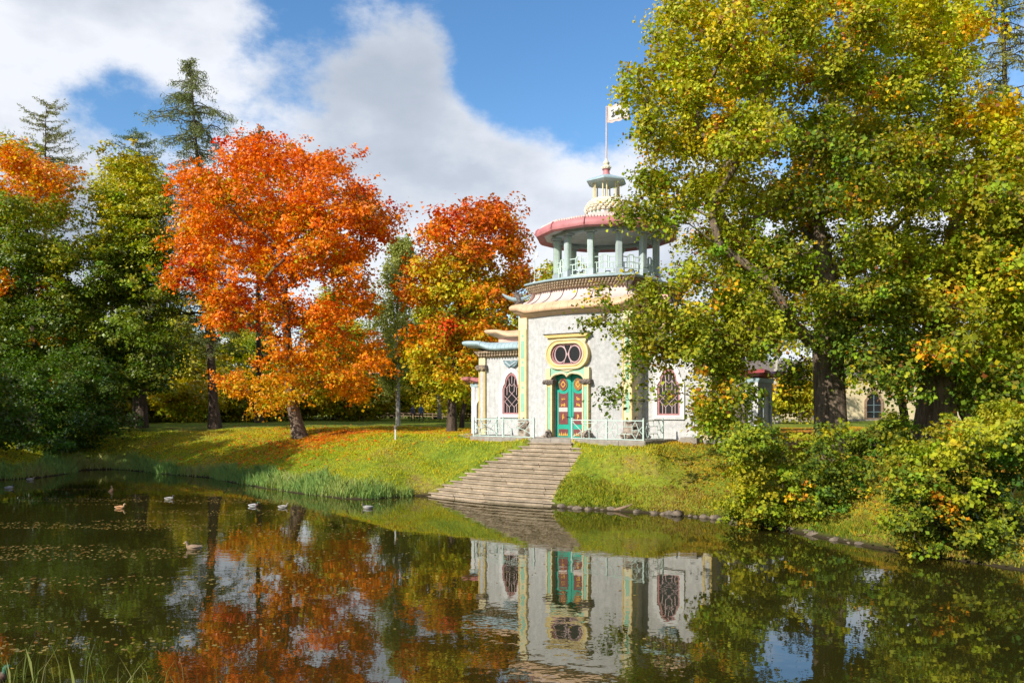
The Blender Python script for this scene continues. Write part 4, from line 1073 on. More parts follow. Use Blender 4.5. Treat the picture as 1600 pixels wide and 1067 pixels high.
    sel = rng.permutation(M_)[:twigs]
    for i in sel:
        q = C[i] - base; j = w.nearest(q, start, .8)
        if np.linalg.norm(w.p[j] - q) > .3: w.grow(q, j, .16, .55, .12)
    w.mesh(rtip, expo, base_r, flare, 1.0).build(parts[0], M[bark], root, True)
    return root
def pick(rng, n, cols, probs):
    cols = np.array(cols); i = rng.choice(len(cols), n, p=np.array(probs) / sum(probs)); return cols[i]
def mixc(a, b, t): return a * (1 - t[:, None]) + b * t[:, None]
RED, ORED, ORANGE, AMBER, GOLD = (.55, .030, .012), (.72, .115, .008), (.82, .225, .007), (.84, .36, .010), (.78, .47, .016)
YG, LG, MG, DG = (.58, .48, .020), (.38, .385, .022), (.185, .245, .022), (.09, .14, .018)
BROWN = (.22, .09, .025)
def blend(P, t, stops, jit, rng):
    """colour along a list of stops by t in 0..1 with jitter"""
    t = np.clip(t + rng.normal(size=len(P)) * jit, 0, .9999) * (len(stops) - 1); i = t.astype(int); f = t - i; S = np.array(stops)
    return S[i] * (1 - f[:, None]) + S[np.minimum(i + 1, len(stops) - 1)] * f[:, None]
def pal_maple(P, u, h, rng, idx, C):
    cl = snoise(C, 1.7, .3)[idx]
    t = .16 + .70 * h + .16 * cl + .12 * (u - .75)
    c = blend(P, t, [GOLD, AMBER, ORANGE, ORANGE, (.82, .205, .007), (.78, .155, .008)], .09, rng)
    gr = (u < .66 + .14 * snoise(C, 2.5, 2.)[idx]) & (h < .75)
    c = np.where(gr[:, None] & (rng.random(len(P)) < .7)[:, None], blend(P, rng.random(len(P)), [YG, AMBER, LG], .1, rng), c)
    red = (snoise(C, 2.2, 4.1)[idx] > .60) & (h > .25)
    return np.where(red[:, None], mixc(np.array(RED), c, rng.random(len(P)) * .45), c)
def pal_maple2(P, u, h, rng, idx, C):
    t = .40 + h * .70 + .26 * snoise(C, 1.7, 1.1)[idx] + .25 * (u - .8)
    c = blend(P, t, [MG, LG, LG, YG, (.62, .33, .012), (.70, .21, .008), (.66, .15, .008)], .12, rng)
    red = (snoise(C, 1.1, 3.3)[idx] > .74) & (h > .2) & (rng.random(len(P)) < .7)
    return np.where(red[:, None], mixc(np.array(RED), np.array(ORED) + 0 * c, rng.random(len(P))), c)
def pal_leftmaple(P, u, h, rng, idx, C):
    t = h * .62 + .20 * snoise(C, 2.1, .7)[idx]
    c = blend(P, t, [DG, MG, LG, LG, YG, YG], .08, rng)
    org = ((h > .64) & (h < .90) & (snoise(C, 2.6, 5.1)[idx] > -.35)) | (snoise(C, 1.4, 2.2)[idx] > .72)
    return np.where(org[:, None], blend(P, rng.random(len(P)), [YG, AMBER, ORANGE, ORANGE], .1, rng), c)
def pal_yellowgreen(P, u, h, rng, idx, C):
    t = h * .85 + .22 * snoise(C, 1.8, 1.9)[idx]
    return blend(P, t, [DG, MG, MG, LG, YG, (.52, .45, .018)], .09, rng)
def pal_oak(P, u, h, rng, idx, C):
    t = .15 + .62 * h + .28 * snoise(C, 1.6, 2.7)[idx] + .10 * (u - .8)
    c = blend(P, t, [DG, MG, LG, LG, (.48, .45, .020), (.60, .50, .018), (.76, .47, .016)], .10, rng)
    sp = (snoise(C, .6, 3.7)[idx] > .60) & (rng.random(len(P)) < .6)
    c = np.where(sp[:, None], blend(P, rng.random(len(P)), [YG, GOLD, AMBER, (.40, .17, .02)], .1, rng), c)
    br = rng.random(len(P)) < .035
    return np.where(br[:, None], np.array(BROWN), c)
def pal_shrub(P, u, h, rng, idx, C):
    t = .36 + .3 * h + .34 * snoise(C, .9, 1.7)[idx]
    c = blend(P, t, [DG, (.055, .115, .022), MG, LG, (.38, .38, .018), (.56, .45, .016)], .10, rng)
    br = (snoise(C, .5, 5.7)[idx] > .72) & (rng.random(len(P)) < .6)
    return np.where(br[:, None], blend(P, rng.random(len(P)), [GOLD, AMBER, BROWN], .1, rng), c)
def pal_wood(P, u, h, rng, idx, C):
    return blend(P, .25 + .55 * h + .2 * snoise(C, 2.0, 1.0)[idx], [MG, MG, LG, LG, YG], .14, rng)
def pal_birchwood(P, u, h, rng, idx, C):
    return blend(P, .45 + .4 * h + .2 * snoise(C, 1.0, 1.0)[idx], [MG, LG, YG, YG], .15, rng)
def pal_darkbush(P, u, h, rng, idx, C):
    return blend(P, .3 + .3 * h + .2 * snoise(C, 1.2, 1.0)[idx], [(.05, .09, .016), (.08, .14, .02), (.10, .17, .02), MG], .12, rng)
def pal_birch(P, u, h, rng, idx, C):
    return blend(P, .4 + .3 * snoise(C, 1.2, 1.0)[idx], [(.22, .26, .06), (.36, .39, .09), (.50, .50, .14)], .15, rng)

# --- the orange maple on the lawn
bm = hit(470, 684)
Lm = [(420, 262, 75, 42), (345, 295, 62, 48), (490, 288, 68, 46), (560, 332, 52, 42), (306, 350, 42, 46), (400, 345, 88, 55), (482, 362, 88, 55), (592, 350, 28, 26), (322, 408, 52, 46), (425, 425, 70, 38), (532, 415, 58, 44),
      (270, 434, 16, 13), (343, 472, 46, 34), (450, 492, 50, 30), (562, 470, 40, 36), (362, 500, 34, 22), (505, 505, 44, 28), (568, 555, 38, 40), (486, 555, 40, 26), (560, 612, 32, 20), (440, 600, 42, 20), (372, 598, 34, 30, (3, 5)), (428, 636, 34, 16, (-2, .5)), (520, 590, 30, 18)]
rngm = np.random.default_rng(2)
top = lambda px, py, Y: np.array(at(px, py, Y))
Ym = bm.y
broadleaf('maple_tree', 'large domed maple ablaze in orange and red beside the pond, with a leaning trunk', bm, px_lobes(Lm, Ym, 5.2, rngm), pal_maple, 11, leaf=.19, dens=.62, spread=.38, extra=10, nleaf=92000, flat=.6, ragged=.10,
          trunk_pts=[bm - Vector((0, 0, .3)), top(463, 660, Ym), top(456, 630, Ym), top(452, 595, Ym), top(450, 550, Ym), top(447, 500, Ym), top(445, 450, Ym)], base_r=.36, twigs=330, flare=1.7, bark='oakbark')
# --- the second maple, beside the pavilion
b2 = hit(706, 674); Y2 = b2.y
L2 = [(775, 338, 32, 26), (740, 352, 34, 28), (692, 362, 28, 26), (800, 382, 24, 30), (735, 405, 48, 34), (668, 420, 28, 30), (803, 430, 20, 24), (700, 450, 44, 34), (770, 470, 40, 34), (650, 462, 22, 18), (690, 520, 42, 30), (765, 530, 36, 30), (742, 575, 30, 20), (680, 590, 36, 22), (655, 552, 22, 26), (712, 612, 30, 16)]
broadleaf('maple_tree', 'tall two-stemmed maple turning orange over green, close to the left side of the pavilion', b2, px_lobes(L2, Y2, 3.6, rngm), pal_maple2, 12, leaf=.20, dens=1.0, spread=.38, extra=8, nleaf=42000, flat=.6, ragged=.12,
          trunk_pts=[b2 - Vector((0, 0, .3)), top(706, 640, Y2), top(708, 600, Y2), top(712, 550, Y2), top(716, 500, Y2), top(722, 430, Y2)], base_r=.26, twigs=200)
# --- left-hand trees
b3 = hit(58, 668); Y3 = b3.y
L3 = [(20, 248, 48, 30), (62, 282, 48, 26), (15, 330, 60, 45), (88, 335, 32, 26), (40, 400, 66, 42), (100, 405, 26, 34), (15, 480, 60, 45), (92, 475, 44, 32), (35, 560, 60, 34), (105, 545, 36, 26), (-50, 300, 50, 50), (-60, 400, 60, 50), (-50, 520, 60, 50)]
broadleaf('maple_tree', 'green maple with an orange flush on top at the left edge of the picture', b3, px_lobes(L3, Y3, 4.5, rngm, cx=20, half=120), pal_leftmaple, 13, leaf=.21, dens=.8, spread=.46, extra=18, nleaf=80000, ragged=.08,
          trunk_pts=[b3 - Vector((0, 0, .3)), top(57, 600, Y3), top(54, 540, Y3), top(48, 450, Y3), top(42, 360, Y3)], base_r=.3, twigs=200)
b4 = hit(222, 668); Y4 = b4.y
L4 = [(205, 268, 42, 26), (170, 310, 32, 30), (240, 310, 30, 34), (205, 350, 52, 34), (165, 395, 34, 34), (242, 395, 36, 34), (200, 445, 62, 36), (148, 470, 32, 30), (252, 470, 34, 36), (200, 520, 62, 30), (158, 565, 40, 28), (242, 560, 40, 28), (205, 600, 50, 18)]
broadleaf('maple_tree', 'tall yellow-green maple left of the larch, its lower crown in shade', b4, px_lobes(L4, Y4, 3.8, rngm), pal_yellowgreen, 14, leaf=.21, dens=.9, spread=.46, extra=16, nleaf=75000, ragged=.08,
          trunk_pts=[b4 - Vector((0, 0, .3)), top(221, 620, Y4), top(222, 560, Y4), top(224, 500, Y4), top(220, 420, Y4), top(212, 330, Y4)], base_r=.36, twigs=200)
# --- oak on the right bank
b5 = hit(1300, 716); Y5 = b5.y
F3 = (-4.5, -2.2); F1 = (-3.2,); F2 = (-3.6, -1.2)
L5 = [(1075, 20, 36, 30), (1160, -10, 50, 36), (1250, -30, 60, 36), (1345, -25, 60, 36), (1440, -5, 50, 36), (1500, 40, 34, 34), (1050, 80, 34, 28), (1140, 60, 54, 34), (1240, 45, 60, 36), (1350, 52, 62, 38), (1445, 62, 54, 38), (1012, 135, 36, 34, F2), (1090, 135, 54, 38), (1190, 132, 62, 42), (1300, 130, 72, 42), (1410, 140, 66, 42), (1485, 110, 38, 38),
      (1008, 196, 28, 20, F2), (1072, 222, 52, 36), (1170, 222, 62, 42), (1280, 222, 72, 42), (1390, 232, 70, 42), (1475, 212, 42, 38), (1022, 275, 42, 20, F2), (1110, 300, 52, 36), (1220, 312, 60, 36), (1330, 310, 66, 36), (1425, 310, 60, 36),
      (985, 330, 26, 18, F2), (1040, 338, 32, 18, F2), (1130, 380, 52, 30), (1232, 398, 44, 28), (1348, 392, 58, 34), (1440, 402, 56, 38), (1088, 425, 40, 24, F3), (1010, 462, 36, 16, F2), (936, 474, 26, 13, F2), (925, 500, 14, 14, F1), (1005, 500, 36, 20, F2), (968, 515, 26, 16, F2), (1000, 540, 30, 18, F2), (1020, 590, 22, 20, F1), (1030, 440, 22, 14, F1), (1062, 500, 50, 26, F3), (1150, 470, 50, 32),
      (1228, 478, 26, 22, (-3, 2)), (1270, 440, 44, 30, (2.5, 4.5)), (1292, 462, 30, 20, (-2, -3)), (1318, 520, 24, 16, (-1.6, -2.4)), (1268, 530, 22, 16, (-1.6,)), (1330, 500, 36, 26, (2, 4)), (1262, 360, 40, 26, (1.5, 3.5)), (1180, 430, 36, 24, (1, 4)), (1310, 260, 50, 30, (1, 4)), (1365, 462, 50, 28), (1450, 480, 55, 34), (985, 570, 26, 22, F2), (960, 615, 14, 18, F2), (1040, 620, 22, 16, F1), (1135, 575, 32, 24, F2), (1110, 520, 44, 24, F3), (1060, 540, 34, 18, F2), (1160, 505, 36, 20, F3), (1130, 662, 30, 16, F2), (1095, 560, 44, 28, F3), (1135, 620, 42, 26, F3), (1078, 610, 28, 18, F1), (1190, 530, 34, 26, F3), (1345, 560, 40, 26, F3), (1240, 585, 22, 22, (2, 4)), (1405, 600, 40, 24, F3), (1102, 655, 32, 14, F1), (1045, 545, 24, 16, F1)]
def oak_keep(C):
    """thin out the low sprays that hang in front of the pavilion"""
    px = 800 + FPX * C[:, 0] / C[:, 1]; py = HORIZON - FPX * (C[:, 2] - EYE) / C[:, 1]; r = np.random.default_rng(5).random(len(C))
    return r < np.where((px > 1015) & (px < 1080) & (py > 560), .14, np.where((px < 1060) & (py > 415), .42, np.where((px < 1110) & (py > 380), .65, .95)))
broadleaf('oak_tree', 'huge spreading oak with green and gold leaves on the right bank, half hiding the pavilion', b5, px_lobes(L5, Y5, 6.0, rngm, cx=1240, half=260), pal_oak, 15, leaf=.138, dens=.85, spread=.34, extra=45, nleaf=265000, flat=.8, along_limbs=.22, ragged=.10, keep=oak_keep,
          trunk_pts=[b5 - Vector((0, 0, .4)), top(1299, 690, Y5), top(1298, 650, Y5), top(1296, 600, Y5), top(1294, 550, Y5), top(1293, 500, Y5), top(1290, 450, Y5), top(1286, 400, Y5), top(1276, 340, Y5)], base_r=.62, bark='oakbark', twigs=900, flare=1.45, rtip=.014, expo=.45)
# --- broad tree behind it at the right edge
b6 = hit(1462, 694); Y6 = b6.y
L6 = [(1540, 290, 56, 50), (1590, 350, 56, 50), (1515, 395, 60, 40), (1590, 450, 56, 42), (1500, 470, 52, 36), (1560, 530, 60, 36), (1480, 560, 50, 28), (1595, 600, 50, 32), (1535, 615, 40, 24), (1420, 545, 40, 26), (1400, 470, 46, 34), (1640, 400, 60, 60), (1660, 520, 60, 60), (1560, 200, 40, 34), (1630, 260, 50, 50)]
broadleaf('oak_tree', 'second broad oak with a thick flared sunlit trunk, behind the first at the right edge', b6, px_lobes(L6, Y6, 5.0, rngm, cx=1520, half=170), pal_oak, 16, leaf=.175, dens=.9, spread=.40, extra=22, nleaf=95000, flat=.8, ragged=.1, along_limbs=.22,
          trunk_pts=[b6 - Vector((0, 0, .4)), top(1462, 670, Y6), top(1463, 640, Y6), top(1464, 600, Y6), top(1466, 550, Y6), top(1470, 480, Y6), top(1480, 400, Y6), top(1500, 330, Y6)], base_r=.72, bark='oakbark', twigs=260, flare=1.6)
# --- oak scrub on the right bank, hanging over the water
def shrub(name, label, px, py, L, seed, depth=1.2, dens=.75, leaf=.115, pal=pal_shrub, group=None, Yo=0.0, spread=.30, per=52):
    b = hit(px, py); rg = np.random.default_rng(seed)
    return broadleaf(name, label, b, px_lobes(L, b.y + Yo, depth, rg), pal, seed, leaf=leaf, dens=dens, per=per, spread=spread, trunk_pts=[b - Vector((0, 0, .2)), b + Vector((.02, 0, .25)), b + Vector((.05, -.05, .6))],
                     base_r=.07, twigs=120, flare=1.1, group=group, cat='shrub', parts=('stems', 'foliage'), rtip=.007)
shrub('oak_shrub', 'bright green oak scrub on the right bank just below the big oak trunk', 1215, 815, [(1190, 690, 46, 26), (1160, 740, 34, 30), (1230, 730, 40, 30), (1270, 760, 40, 26), (1190, 790, 40, 26), (1300, 790, 34, 28), (1245, 800, 36, 26), (1280, 690, 28, 18), (1320, 750, 22, 26), (1150, 690, 22, 20), (1165, 800, 30, 20), (1270, 820, 40, 14), (1300, 730, 20, 16)], 21, 1.3, .5)
shrub('oak_shrub', 'dense oak scrub overhanging the water at the right edge of the picture', 1500, 850, [(1420, 720, 40, 26), (1480, 705, 44, 28), (1550, 690, 44, 30), (1590, 740, 40, 36), (1510, 760, 46, 30), (1440, 775, 42, 26), (1560, 800, 40, 28), (1480, 815, 40, 22), (1595, 830, 40, 20), (1400, 800, 26, 20), (1430, 835, 30, 14), (1520, 840, 40, 16), (1600, 680, 40, 36)], 22, 1.3, .5)
shrub('oak_shrub', 'small sunlit clump of oak shoots standing between the two oak trunks', 1385, 735, [(1370, 690, 30, 16), (1400, 670, 26, 16), (1345, 700, 22, 14), (1420, 700, 22, 14)], 23, .8, .7)
shrub('oak_shrub', 'low dark oak scrub at the foot of the thick flared trunk', 1560, 720, [(1530, 670, 36, 22), (1580, 660, 36, 28), (1600, 700, 36, 20), (1500, 690, 26, 16)], 24, 1.0, .6)
# --- dark shrubs in shade at the far left
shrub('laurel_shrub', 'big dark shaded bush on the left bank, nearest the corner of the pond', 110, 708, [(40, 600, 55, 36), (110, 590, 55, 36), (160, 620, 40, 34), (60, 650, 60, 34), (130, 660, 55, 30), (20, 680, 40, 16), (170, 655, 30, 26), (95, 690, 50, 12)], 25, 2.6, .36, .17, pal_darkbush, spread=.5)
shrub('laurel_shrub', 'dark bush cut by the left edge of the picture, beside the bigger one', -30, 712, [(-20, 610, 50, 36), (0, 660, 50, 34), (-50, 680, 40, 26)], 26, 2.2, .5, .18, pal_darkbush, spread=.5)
# ------------------------------------------------------------------ conifers and birch
def conifer(name, label, base, apex, bare, wmax, seed, nb=110, droop=.35, col=((.13, .17, .05), (.28, .30, .11)), base_r=.28, tuft=.30, dens=16, group=None, prof=.8, irr=0):
    rng = np.random.default_rng(seed); base = np.array(base, float); apex = np.array(apex, float)
    root = empty(name, tuple(base)); tag(root, label, 'tree', group)
    H = apex[2] - base[2]; axisv = apex - base
    m = MB(); tz = np.linspace(0, 1, 16); pts = [axisv * t + np.array([.25 * sin(t * 5 + seed), 0, 0]) * t * (1 - t) * 2 + (np.array([0, 0, -.3]) if t == 0 else 0) for t in tz]
    m.tube(pts, [base_r * (1 - t) ** .9 * (1 + .7 * exp(-t * H / .8)) + .012 for t in tz], 9, cap=False)
    TP = []; TD = []
    for i in range(nb):
        t = bare + (1 - bare) * ((i + rng.random()) / nb) ** .9
        p0 = np.array([np.interp(t, tz, [q[k] for q in pts]) for k in range(3)])
        L = wmax * (1 - (t - bare) / (1 - bare)) ** prof * rng.uniform(.55, 1.1) * min(1, .45 + (t - bare) * 5) + .25
        if irr: L *= .55 + .75 * (.5 + .5 * sin(t * 23 + 1.0)) * rng.uniform(.6, 1.2)
        a = rng.uniform(0, 2 * pi); d = np.array([cos(a), sin(a), 0]); ks = max(4, int(L / .35)); path = []
        for j in range(ks + 1):
            s = j / ks; path.append(p0 + d * L * s + np.array([0, 0, L * (.18 * s - droop * s * s + .16 * s ** 4)]) + rng.normal(size=3) * .03 * L * (s > 0))
        m.tube(path, [.045 * (base_r / .28) * (1 - s / (ks + 1)) * (L / wmax + .3) + .006 for s in range(ks + 1)], 4, cap=False)
        for j in range(1, ks + 1):
            q = path[j]; n = int(dens * (.5 + rng.random()))
            hang = rng.random(n)[:, None] ** 1.3 * .55
            o = q + rng.normal(size=(n, 3)) * np.array([.16, .16, .05]) + (path[j] - path[j - 1]) * rng.uniform(-.6, .6, n)[:, None]; o[:, 2] -= hang[:, 0] * droop * 1.6
            TP.append(o); TD.append(np.repeat(d[None], n, 0))
    P = np.concatenate(TP); D = np.concatenate(TD); n = len(P)
    t = np.clip(.5 + .35 * snoise(P, 1.3) + rng.normal(size=n) * .2, 0, 1); c = mixc(np.array(col[0])[None], np.array(col[1])[None], t)
    leaf_mesh('crown', P, D, tuft, M['leaf'], c, root, rng, upw=.5, outw=.2, rndw=.9, droop=1.0, wid=.10, fold=.03)
    m.build('trunk', M['bark'], root, True)
    return root
b7 = hit(336, 669); Y7 = b7.y
conifer('larch_tree', 'tallest larch, its wispy pointed top standing above the orange maple', b7, at(298, 92, Y7 + 1), .20, 4.2, 31, 210, .5, dens=22, tuft=.26, base_r=.34, prof=.30, irr=1)
conifer('larch_tree', 'thin-topped larch with bare twigs rising behind the green maple at the left edge', Vector((*at(72, 650, 74).xy, gz(at(72, 650, 74).x, 74))), at(72, 160, 74), .45, 4.6, 32, 130, .06, dens=14, tuft=.26, base_r=.25, col=((.16, .18, .06), (.32, .30, .10)), prof=.35)
conifer('larch_tree', 'feathery larch top showing just above the yellow-green maple', Vector((*at(212, 650, 70).xy, gz(at(212, 650, 70).x, 70))), at(212, 208, 70), .4, 4.8, 33, 150, .12, dens=18, tuft=.26, base_r=.25, col=((.10, .15, .06), (.20, .25, .10)), prof=.4)
conifer('spruce_tree', 'small dark spruce tip peeking over the left shoulder of the orange maple', Vector((*at(405, 650, 78).xy, gz(at(405, 650, 78).x, 78))), at(406, 198, 78), .3, 3.4, 34, 90, .2, dens=12, col=((.03, .06, .025), (.06, .09, .03)))
conifer('larch_tree', 'drooping larch with long hanging sprays at the top right corner behind the oaks', hit(1585, 668), at(1560, -150, 50), .22, 6.2, 35, 170, .62, dens=15, tuft=.30, base_r=.4, col=((.17, .19, .04), (.36, .33, .08)), prof=.5)
def birch(label, px, py, topy, w, seed, group=None):
    b = hit(px, py); Y = b.y; rng = np.random.default_rng(seed); root = empty('birch_tree', b); tag(root, label, 'tree', group)
    H = at(px, topy, Y).z - b.z; wd = w / FPX * Y; m = MB(); tz = np.linspace(0, 1, 14); B = np.array(b)
    pts = [np.array([.25 * sin(t * 4 + seed) * t, .2 * t * sin(t * 3), H * t - (.3 if t == 0 else 0)]) for t in tz]
    m.tube(pts, [.20 * (1 - t) + .015 for t in tz], 8, cap=False); TP = []
    for i in range(80):
        t = rng.uniform(.22, .99); p0 = np.array([np.interp(t, tz, [q[k] for q in pts]) for k in range(3)]); a = rng.uniform(0, 2 * pi)
        L = wd * (sin(pi * min(1, (t - .1) / .95)) ** .7) * rng.uniform(.4, 1.05) + .3; d = np.array([cos(a), sin(a), 0]); path = [p0 + d * L * s + np.array([0, 0, L * (.9 * s - .75 * s * s)]) for s in np.linspace(0, 1, 7)]
        m.tube(path, [.03 * (1 - s) + .006 for s in np.linspace(0, 1, 7)], 4, cap=False)
        for s in range(2, 7):
            for k in range(4):
                n = 16; ln = rng.uniform(.6, 1.9); o = path[s] + rng.normal(size=3) * .22; q = o + np.stack([rng.normal(size=n) * .07, rng.normal(size=n) * .07, -rng.random(n) * ln], 1); TP.append(q)
    P = np.concatenate(TP); C = P; idx = np.arange(len(P))
    leaf_mesh('crown', P, np.zeros_like(P), .16, M['leaf'], pal_birch(P, None, None, rng, idx, P), root, rng, droop=1.2)
    m.build('trunk', M['birchbark'], root, True); return root
birch('weeping pale green birch between the orange maple and the second maple', 622, 665, 372, 44, 41)
# ------------------------------------------------------------------ the park wood behind
protos = []
for s in range(4):
    rg = np.random.default_rng(100 + s); H = 13.5 + s; lob = []
    for k in range(15):
        a = rg.uniform(0, 2 * pi); z = rg.uniform(.14, .92); r = 3.4 * sin(pi * (.15 + .8 * z)) * rg.uniform(.45, 1); lob.append((np.array([r * cos(a), r * sin(a), H * z]), rg.uniform(1.2, 1.9), rg.uniform(1.2, 1.9), rg.uniform(.9, 1.4)))
    protos.append((lob, H))
slots = [(-43, 72), (-56, 96), (-47, 88), (-44, 104), (-40, 79), (-37, 93), (-31, 100), (-22, 106), (-20.5, 98.5), (-19, 97.5), (-14, 102), (-9.5, 104), (-8, 92), (-5.5, 101), (-3, 86), (-1, 97), (3, 80), (4.0, 76), (8, 92), (14, 104), (-58, 112), (-38, 116), (-24, 120), (-10, 118), (2, 114), (-48, 122), (20, 116), (32, 112), (44, 108), (-70, 100), (56, 100), (52, 84), (27, 122)]
first = {}
bgl = ['mid green park tree in the wood behind the lawn', 'shaded dark green park tree in the wood behind the lawn', 'tall leafy park tree in the wood behind the lawn', 'yellow-green park tree in the wood behind the lawn']
for i, (x, y) in enumerate(slots):
    k = i % 4; z = gz(x, y); sc_ = .75 + .35 * ((i * 37) % 10) / 10
    if x > -2 and y < 112: sc_ *= .7
    if (x, y) == (4.0, 76): sc_ = 1.08
    if k not in first:
        lob, H = protos[k]; base = np.array([x, y, z])
        o = broadleaf('park_tree', bgl[k], base, [(c + base, a, b_, d) for c, a, b_, d in lob], [pal_wood, pal_wood, pal_yellowgreen, pal_yellowgreen][k], 200 + k, leaf=.25, dens=1.1, spread=.55, extra=14, nleaf=23000,
                      trunk_pts=[base + [0, 0, -.3], base + [.1, 0, H * .25], base + [-.1, .1, H * .5], base + [.1, .1, H * .8]], base_r=.20, bark='birchbark' if k == 0 else 'bark', twigs=60, group='trees of the wood behind the lawn')
        first[k] = o
    else: o = copy_tree(first[k])
    p_ = 800 + FPX * x / y; o['label'] = 'park tree in the wood ' + ('behind the green maples on the left' if p_ < 260 else 'behind the tall larch and the orange maple' if p_ < 560 else 'between the orange maple and the pavilion' if p_ < 840 else 'behind the pavilion and the oaks'); o.location = (x, y, z); o.rotation_euler.z = i * 1.3; o.scale = (sc_, sc_, sc_)
# underwood along the far lawn
ufirst = None
for i in range(30):
    x = -66 + i * 2.55 + (i * 7 % 5) * .4; y = 99 + (i * 13 % 9)
    if ufirst is None:
        base = np.array([x, y, gz(x, y)]); rg = np.random.default_rng(77)
        lob = [(base + np.array([rg.uniform(-1.6, 1.6), rg.uniform(-1, 1), rg.uniform(.8, 2.6)]), 1.1, 1.0, .8) for k in range(8)]
        o = ufirst = broadleaf('hazel_shrub', 'leafy underwood shrub at the far edge of the lawn', base, lob, pal_birchwood, 78, leaf=.17, dens=1.0, nleaf=9000, spread=.4, trunk_pts=[base + [0, 0, -.2], base + [0, 0, .5], base + [.1, 0, 1.0]], base_r=.06, twigs=40, cat='shrub', parts=('stems', 'foliage'), group='underwood shrubs at the far edge of the lawn')
    else:
        o = copy_tree(ufirst)
    o.location = (x, y, gz(x, y)); o.rotation_euler.z = i * 2.1; s = .8 + .5 * (i * 29 % 10) / 10; o.scale = (s * 1.2, s, s)
# trees standing outside the picture on the left bank, whose shade falls across the left of the lawn
for j, (x, y, s) in enumerate(((-33, 33, 1.15), (-37.5, 29, 1.2), (-38, 38, .95))):
    o = copy_tree(first[(j + 1) % 4]); z = gz(x, y); o.location = (x, y, z); o.rotation_euler.z = j; o.scale = (s * 1.25, s * 1.25, s)
    o['label'] = 'leafy bank tree outside the left of the picture, shading the lawn'; o['group'] = 'trees on the left bank outside the picture'
# bare trunks seen under the oak crowns
def trunk_tree(label, px, py, topy, leanpx, r, bark, seed, crown=None):
    b = hit(px, py); Y = b.y; t1 = np.array(at(px + leanpx, topy, Y))
    pts = [np.array(b) * (1 - t) + t1 * t + np.array([.12 * sin(t * 6 + seed), 0, 0]) - np.array([0, 0, .3 * (t == 0)]) for t in np.linspace(0, 1, 7)]
    L = crown or [(px + leanpx, topy - 30, 40, 28), (px + leanpx + 25, topy + 10, 30, 20), (px + leanpx - 25, topy + 5, 30, 20)]
    return broadleaf('slender_tree', label, b, px_lobes(L, Y, 1.6, rngm), pal_oak, seed, leaf=.2, dens=.4, per=24, spread=.55, trunk_pts=pts, base_r=r, bark=bark, twigs=60, flare=1.3)
trunk_tree('slim dark-trunked tree between the two oaks', 1411, 690, 560, 0, .17, 'bark', 51)
trunk_tree('small leaning mossy tree right of the thick flared trunk', 1530, 692, 600, -38, .20, 'oakbark', 52)
trunk_tree('pale slender tree behind the pavilion portal, left of the big oak', 1214, 662, 520, -2, .22, 'birchbark', 53)
trunk_tree('dark second stem tree leaning close against the right maple', 722, 670, 520, 22, .16, 'bark', 54, [(745, 470, 26, 20), (760, 500, 20, 16)])
trunk_tree('slim tree with a greyish trunk standing in shade behind the larch', 200, 662, 500, 4, .2, 'bark', 55, [(190, 470, 30, 24), (215, 490, 26, 22), (180, 520, 22, 18)])

# ------------------------------------------------------------------ grass, fallen leaves, floating leaves
def free(x, y):
    lx, ly = loc2(x, y); out = -ly
    bad = ((np.abs(lx) < 4.98) & (ly > -2.36) & (ly < 2.2)) | ((np.abs(lx) < 8.5) & (ly > .7) & (ly < 7.6))
    kk = stair_k(lx, out)
    L = np.interp(kk, SK, SL); Rr = np.interp(kk, SK, SR)
    st = (out > 2.2) & (out < 7.3) & (lx > L) & (lx < Rr)
    return ~(bad | st)
def in_view(x, y, m=40): p = 800 + FPX * x / y; return (p > -m) & (p < 1600 + m)
def blades(name, X, Y, h, w, cols, rng, label, cat, lean=.5, seg=2):
    n = len(X); Z = np.maximum(ground_z(X, Y), -.05) - .02
    a = rng.uniform(0, 2 * pi, n); dx, dy = np.cos(a), np.sin(a); hh = h * rng.uniform(.55, 1.25, n) * (1 + .55 * np.clip(wob(X, Y, .8, 2.0) + .4 * wob(X, Y, .3), -.6, 1.2)); b = rng.uniform(0, 2 * pi, n); ln = lean * rng.uniform(.2, 1, n) * hh
    B = np.stack([X, Y, Z], 1); S = np.stack([dx, dy, 0 * dx], 1) * (w * rng.uniform(.7, 1.3, n))[:, None] / 2; T = np.stack([np.cos(b) * ln, np.sin(b) * ln, hh], 1); Mi = np.stack([np.cos(b) * ln * .28, np.sin(b) * ln * .28, hh * .6], 1)
    if seg == 1: k = 3; V = np.stack([B - S, B + S, B + T], 1)
    else: k = 5; V = np.stack([B - S, B + S, B + Mi + S * .7, B + T, B + Mi - S * .7], 1)
    o = np_mesh(name, V.reshape(-1, 3), np.arange(k * n).reshape(n, k), M['grassblade'], None, np.repeat(cols, k, 0)); tag(o, label, cat, kind='stuff'); return o
rg = np.random.default_rng(500)
n = 900000; X = rg.uniform(-36, 26, n); Y = 12 + (rg.random(n) ** .8) * 50
d = pond_dist(X, Y); ok = (d > .12) & in_view(X, Y) & free(X, Y) & (Y > 18)
ok &= rg.random(n) < np.clip(1.25 - (Y - 30) / 60, .35, 1)
X, Y, d = X[ok][:240000], Y[ok][:240000], d[ok][:240000]
PT = np.stack([X, Y, 0 * X], 1); t = .5 + .30 * snoise(PT, 2.4) + .25 * snoise(PT, .7, 2.) + np.clip(d / 9, 0, 1) * .22 - .12
cols = blend(PT, t, [(.19, .30, .014), (.33, .41, .015), (.50, .48, .018), (.60, .48, .026), (.52, .36, .05)], .12, rg)
rightb = np.clip((X - 4.5) / 3, 0, 1); cols = mixc(cols, cols * np.array([1.18, .74, 1.4]), rightb * .95)
blades('lawn_grass', X, Y, .10, .050, cols, rg, 'mown yellow-green grass on the pond banks', 'grass', .9, 1)
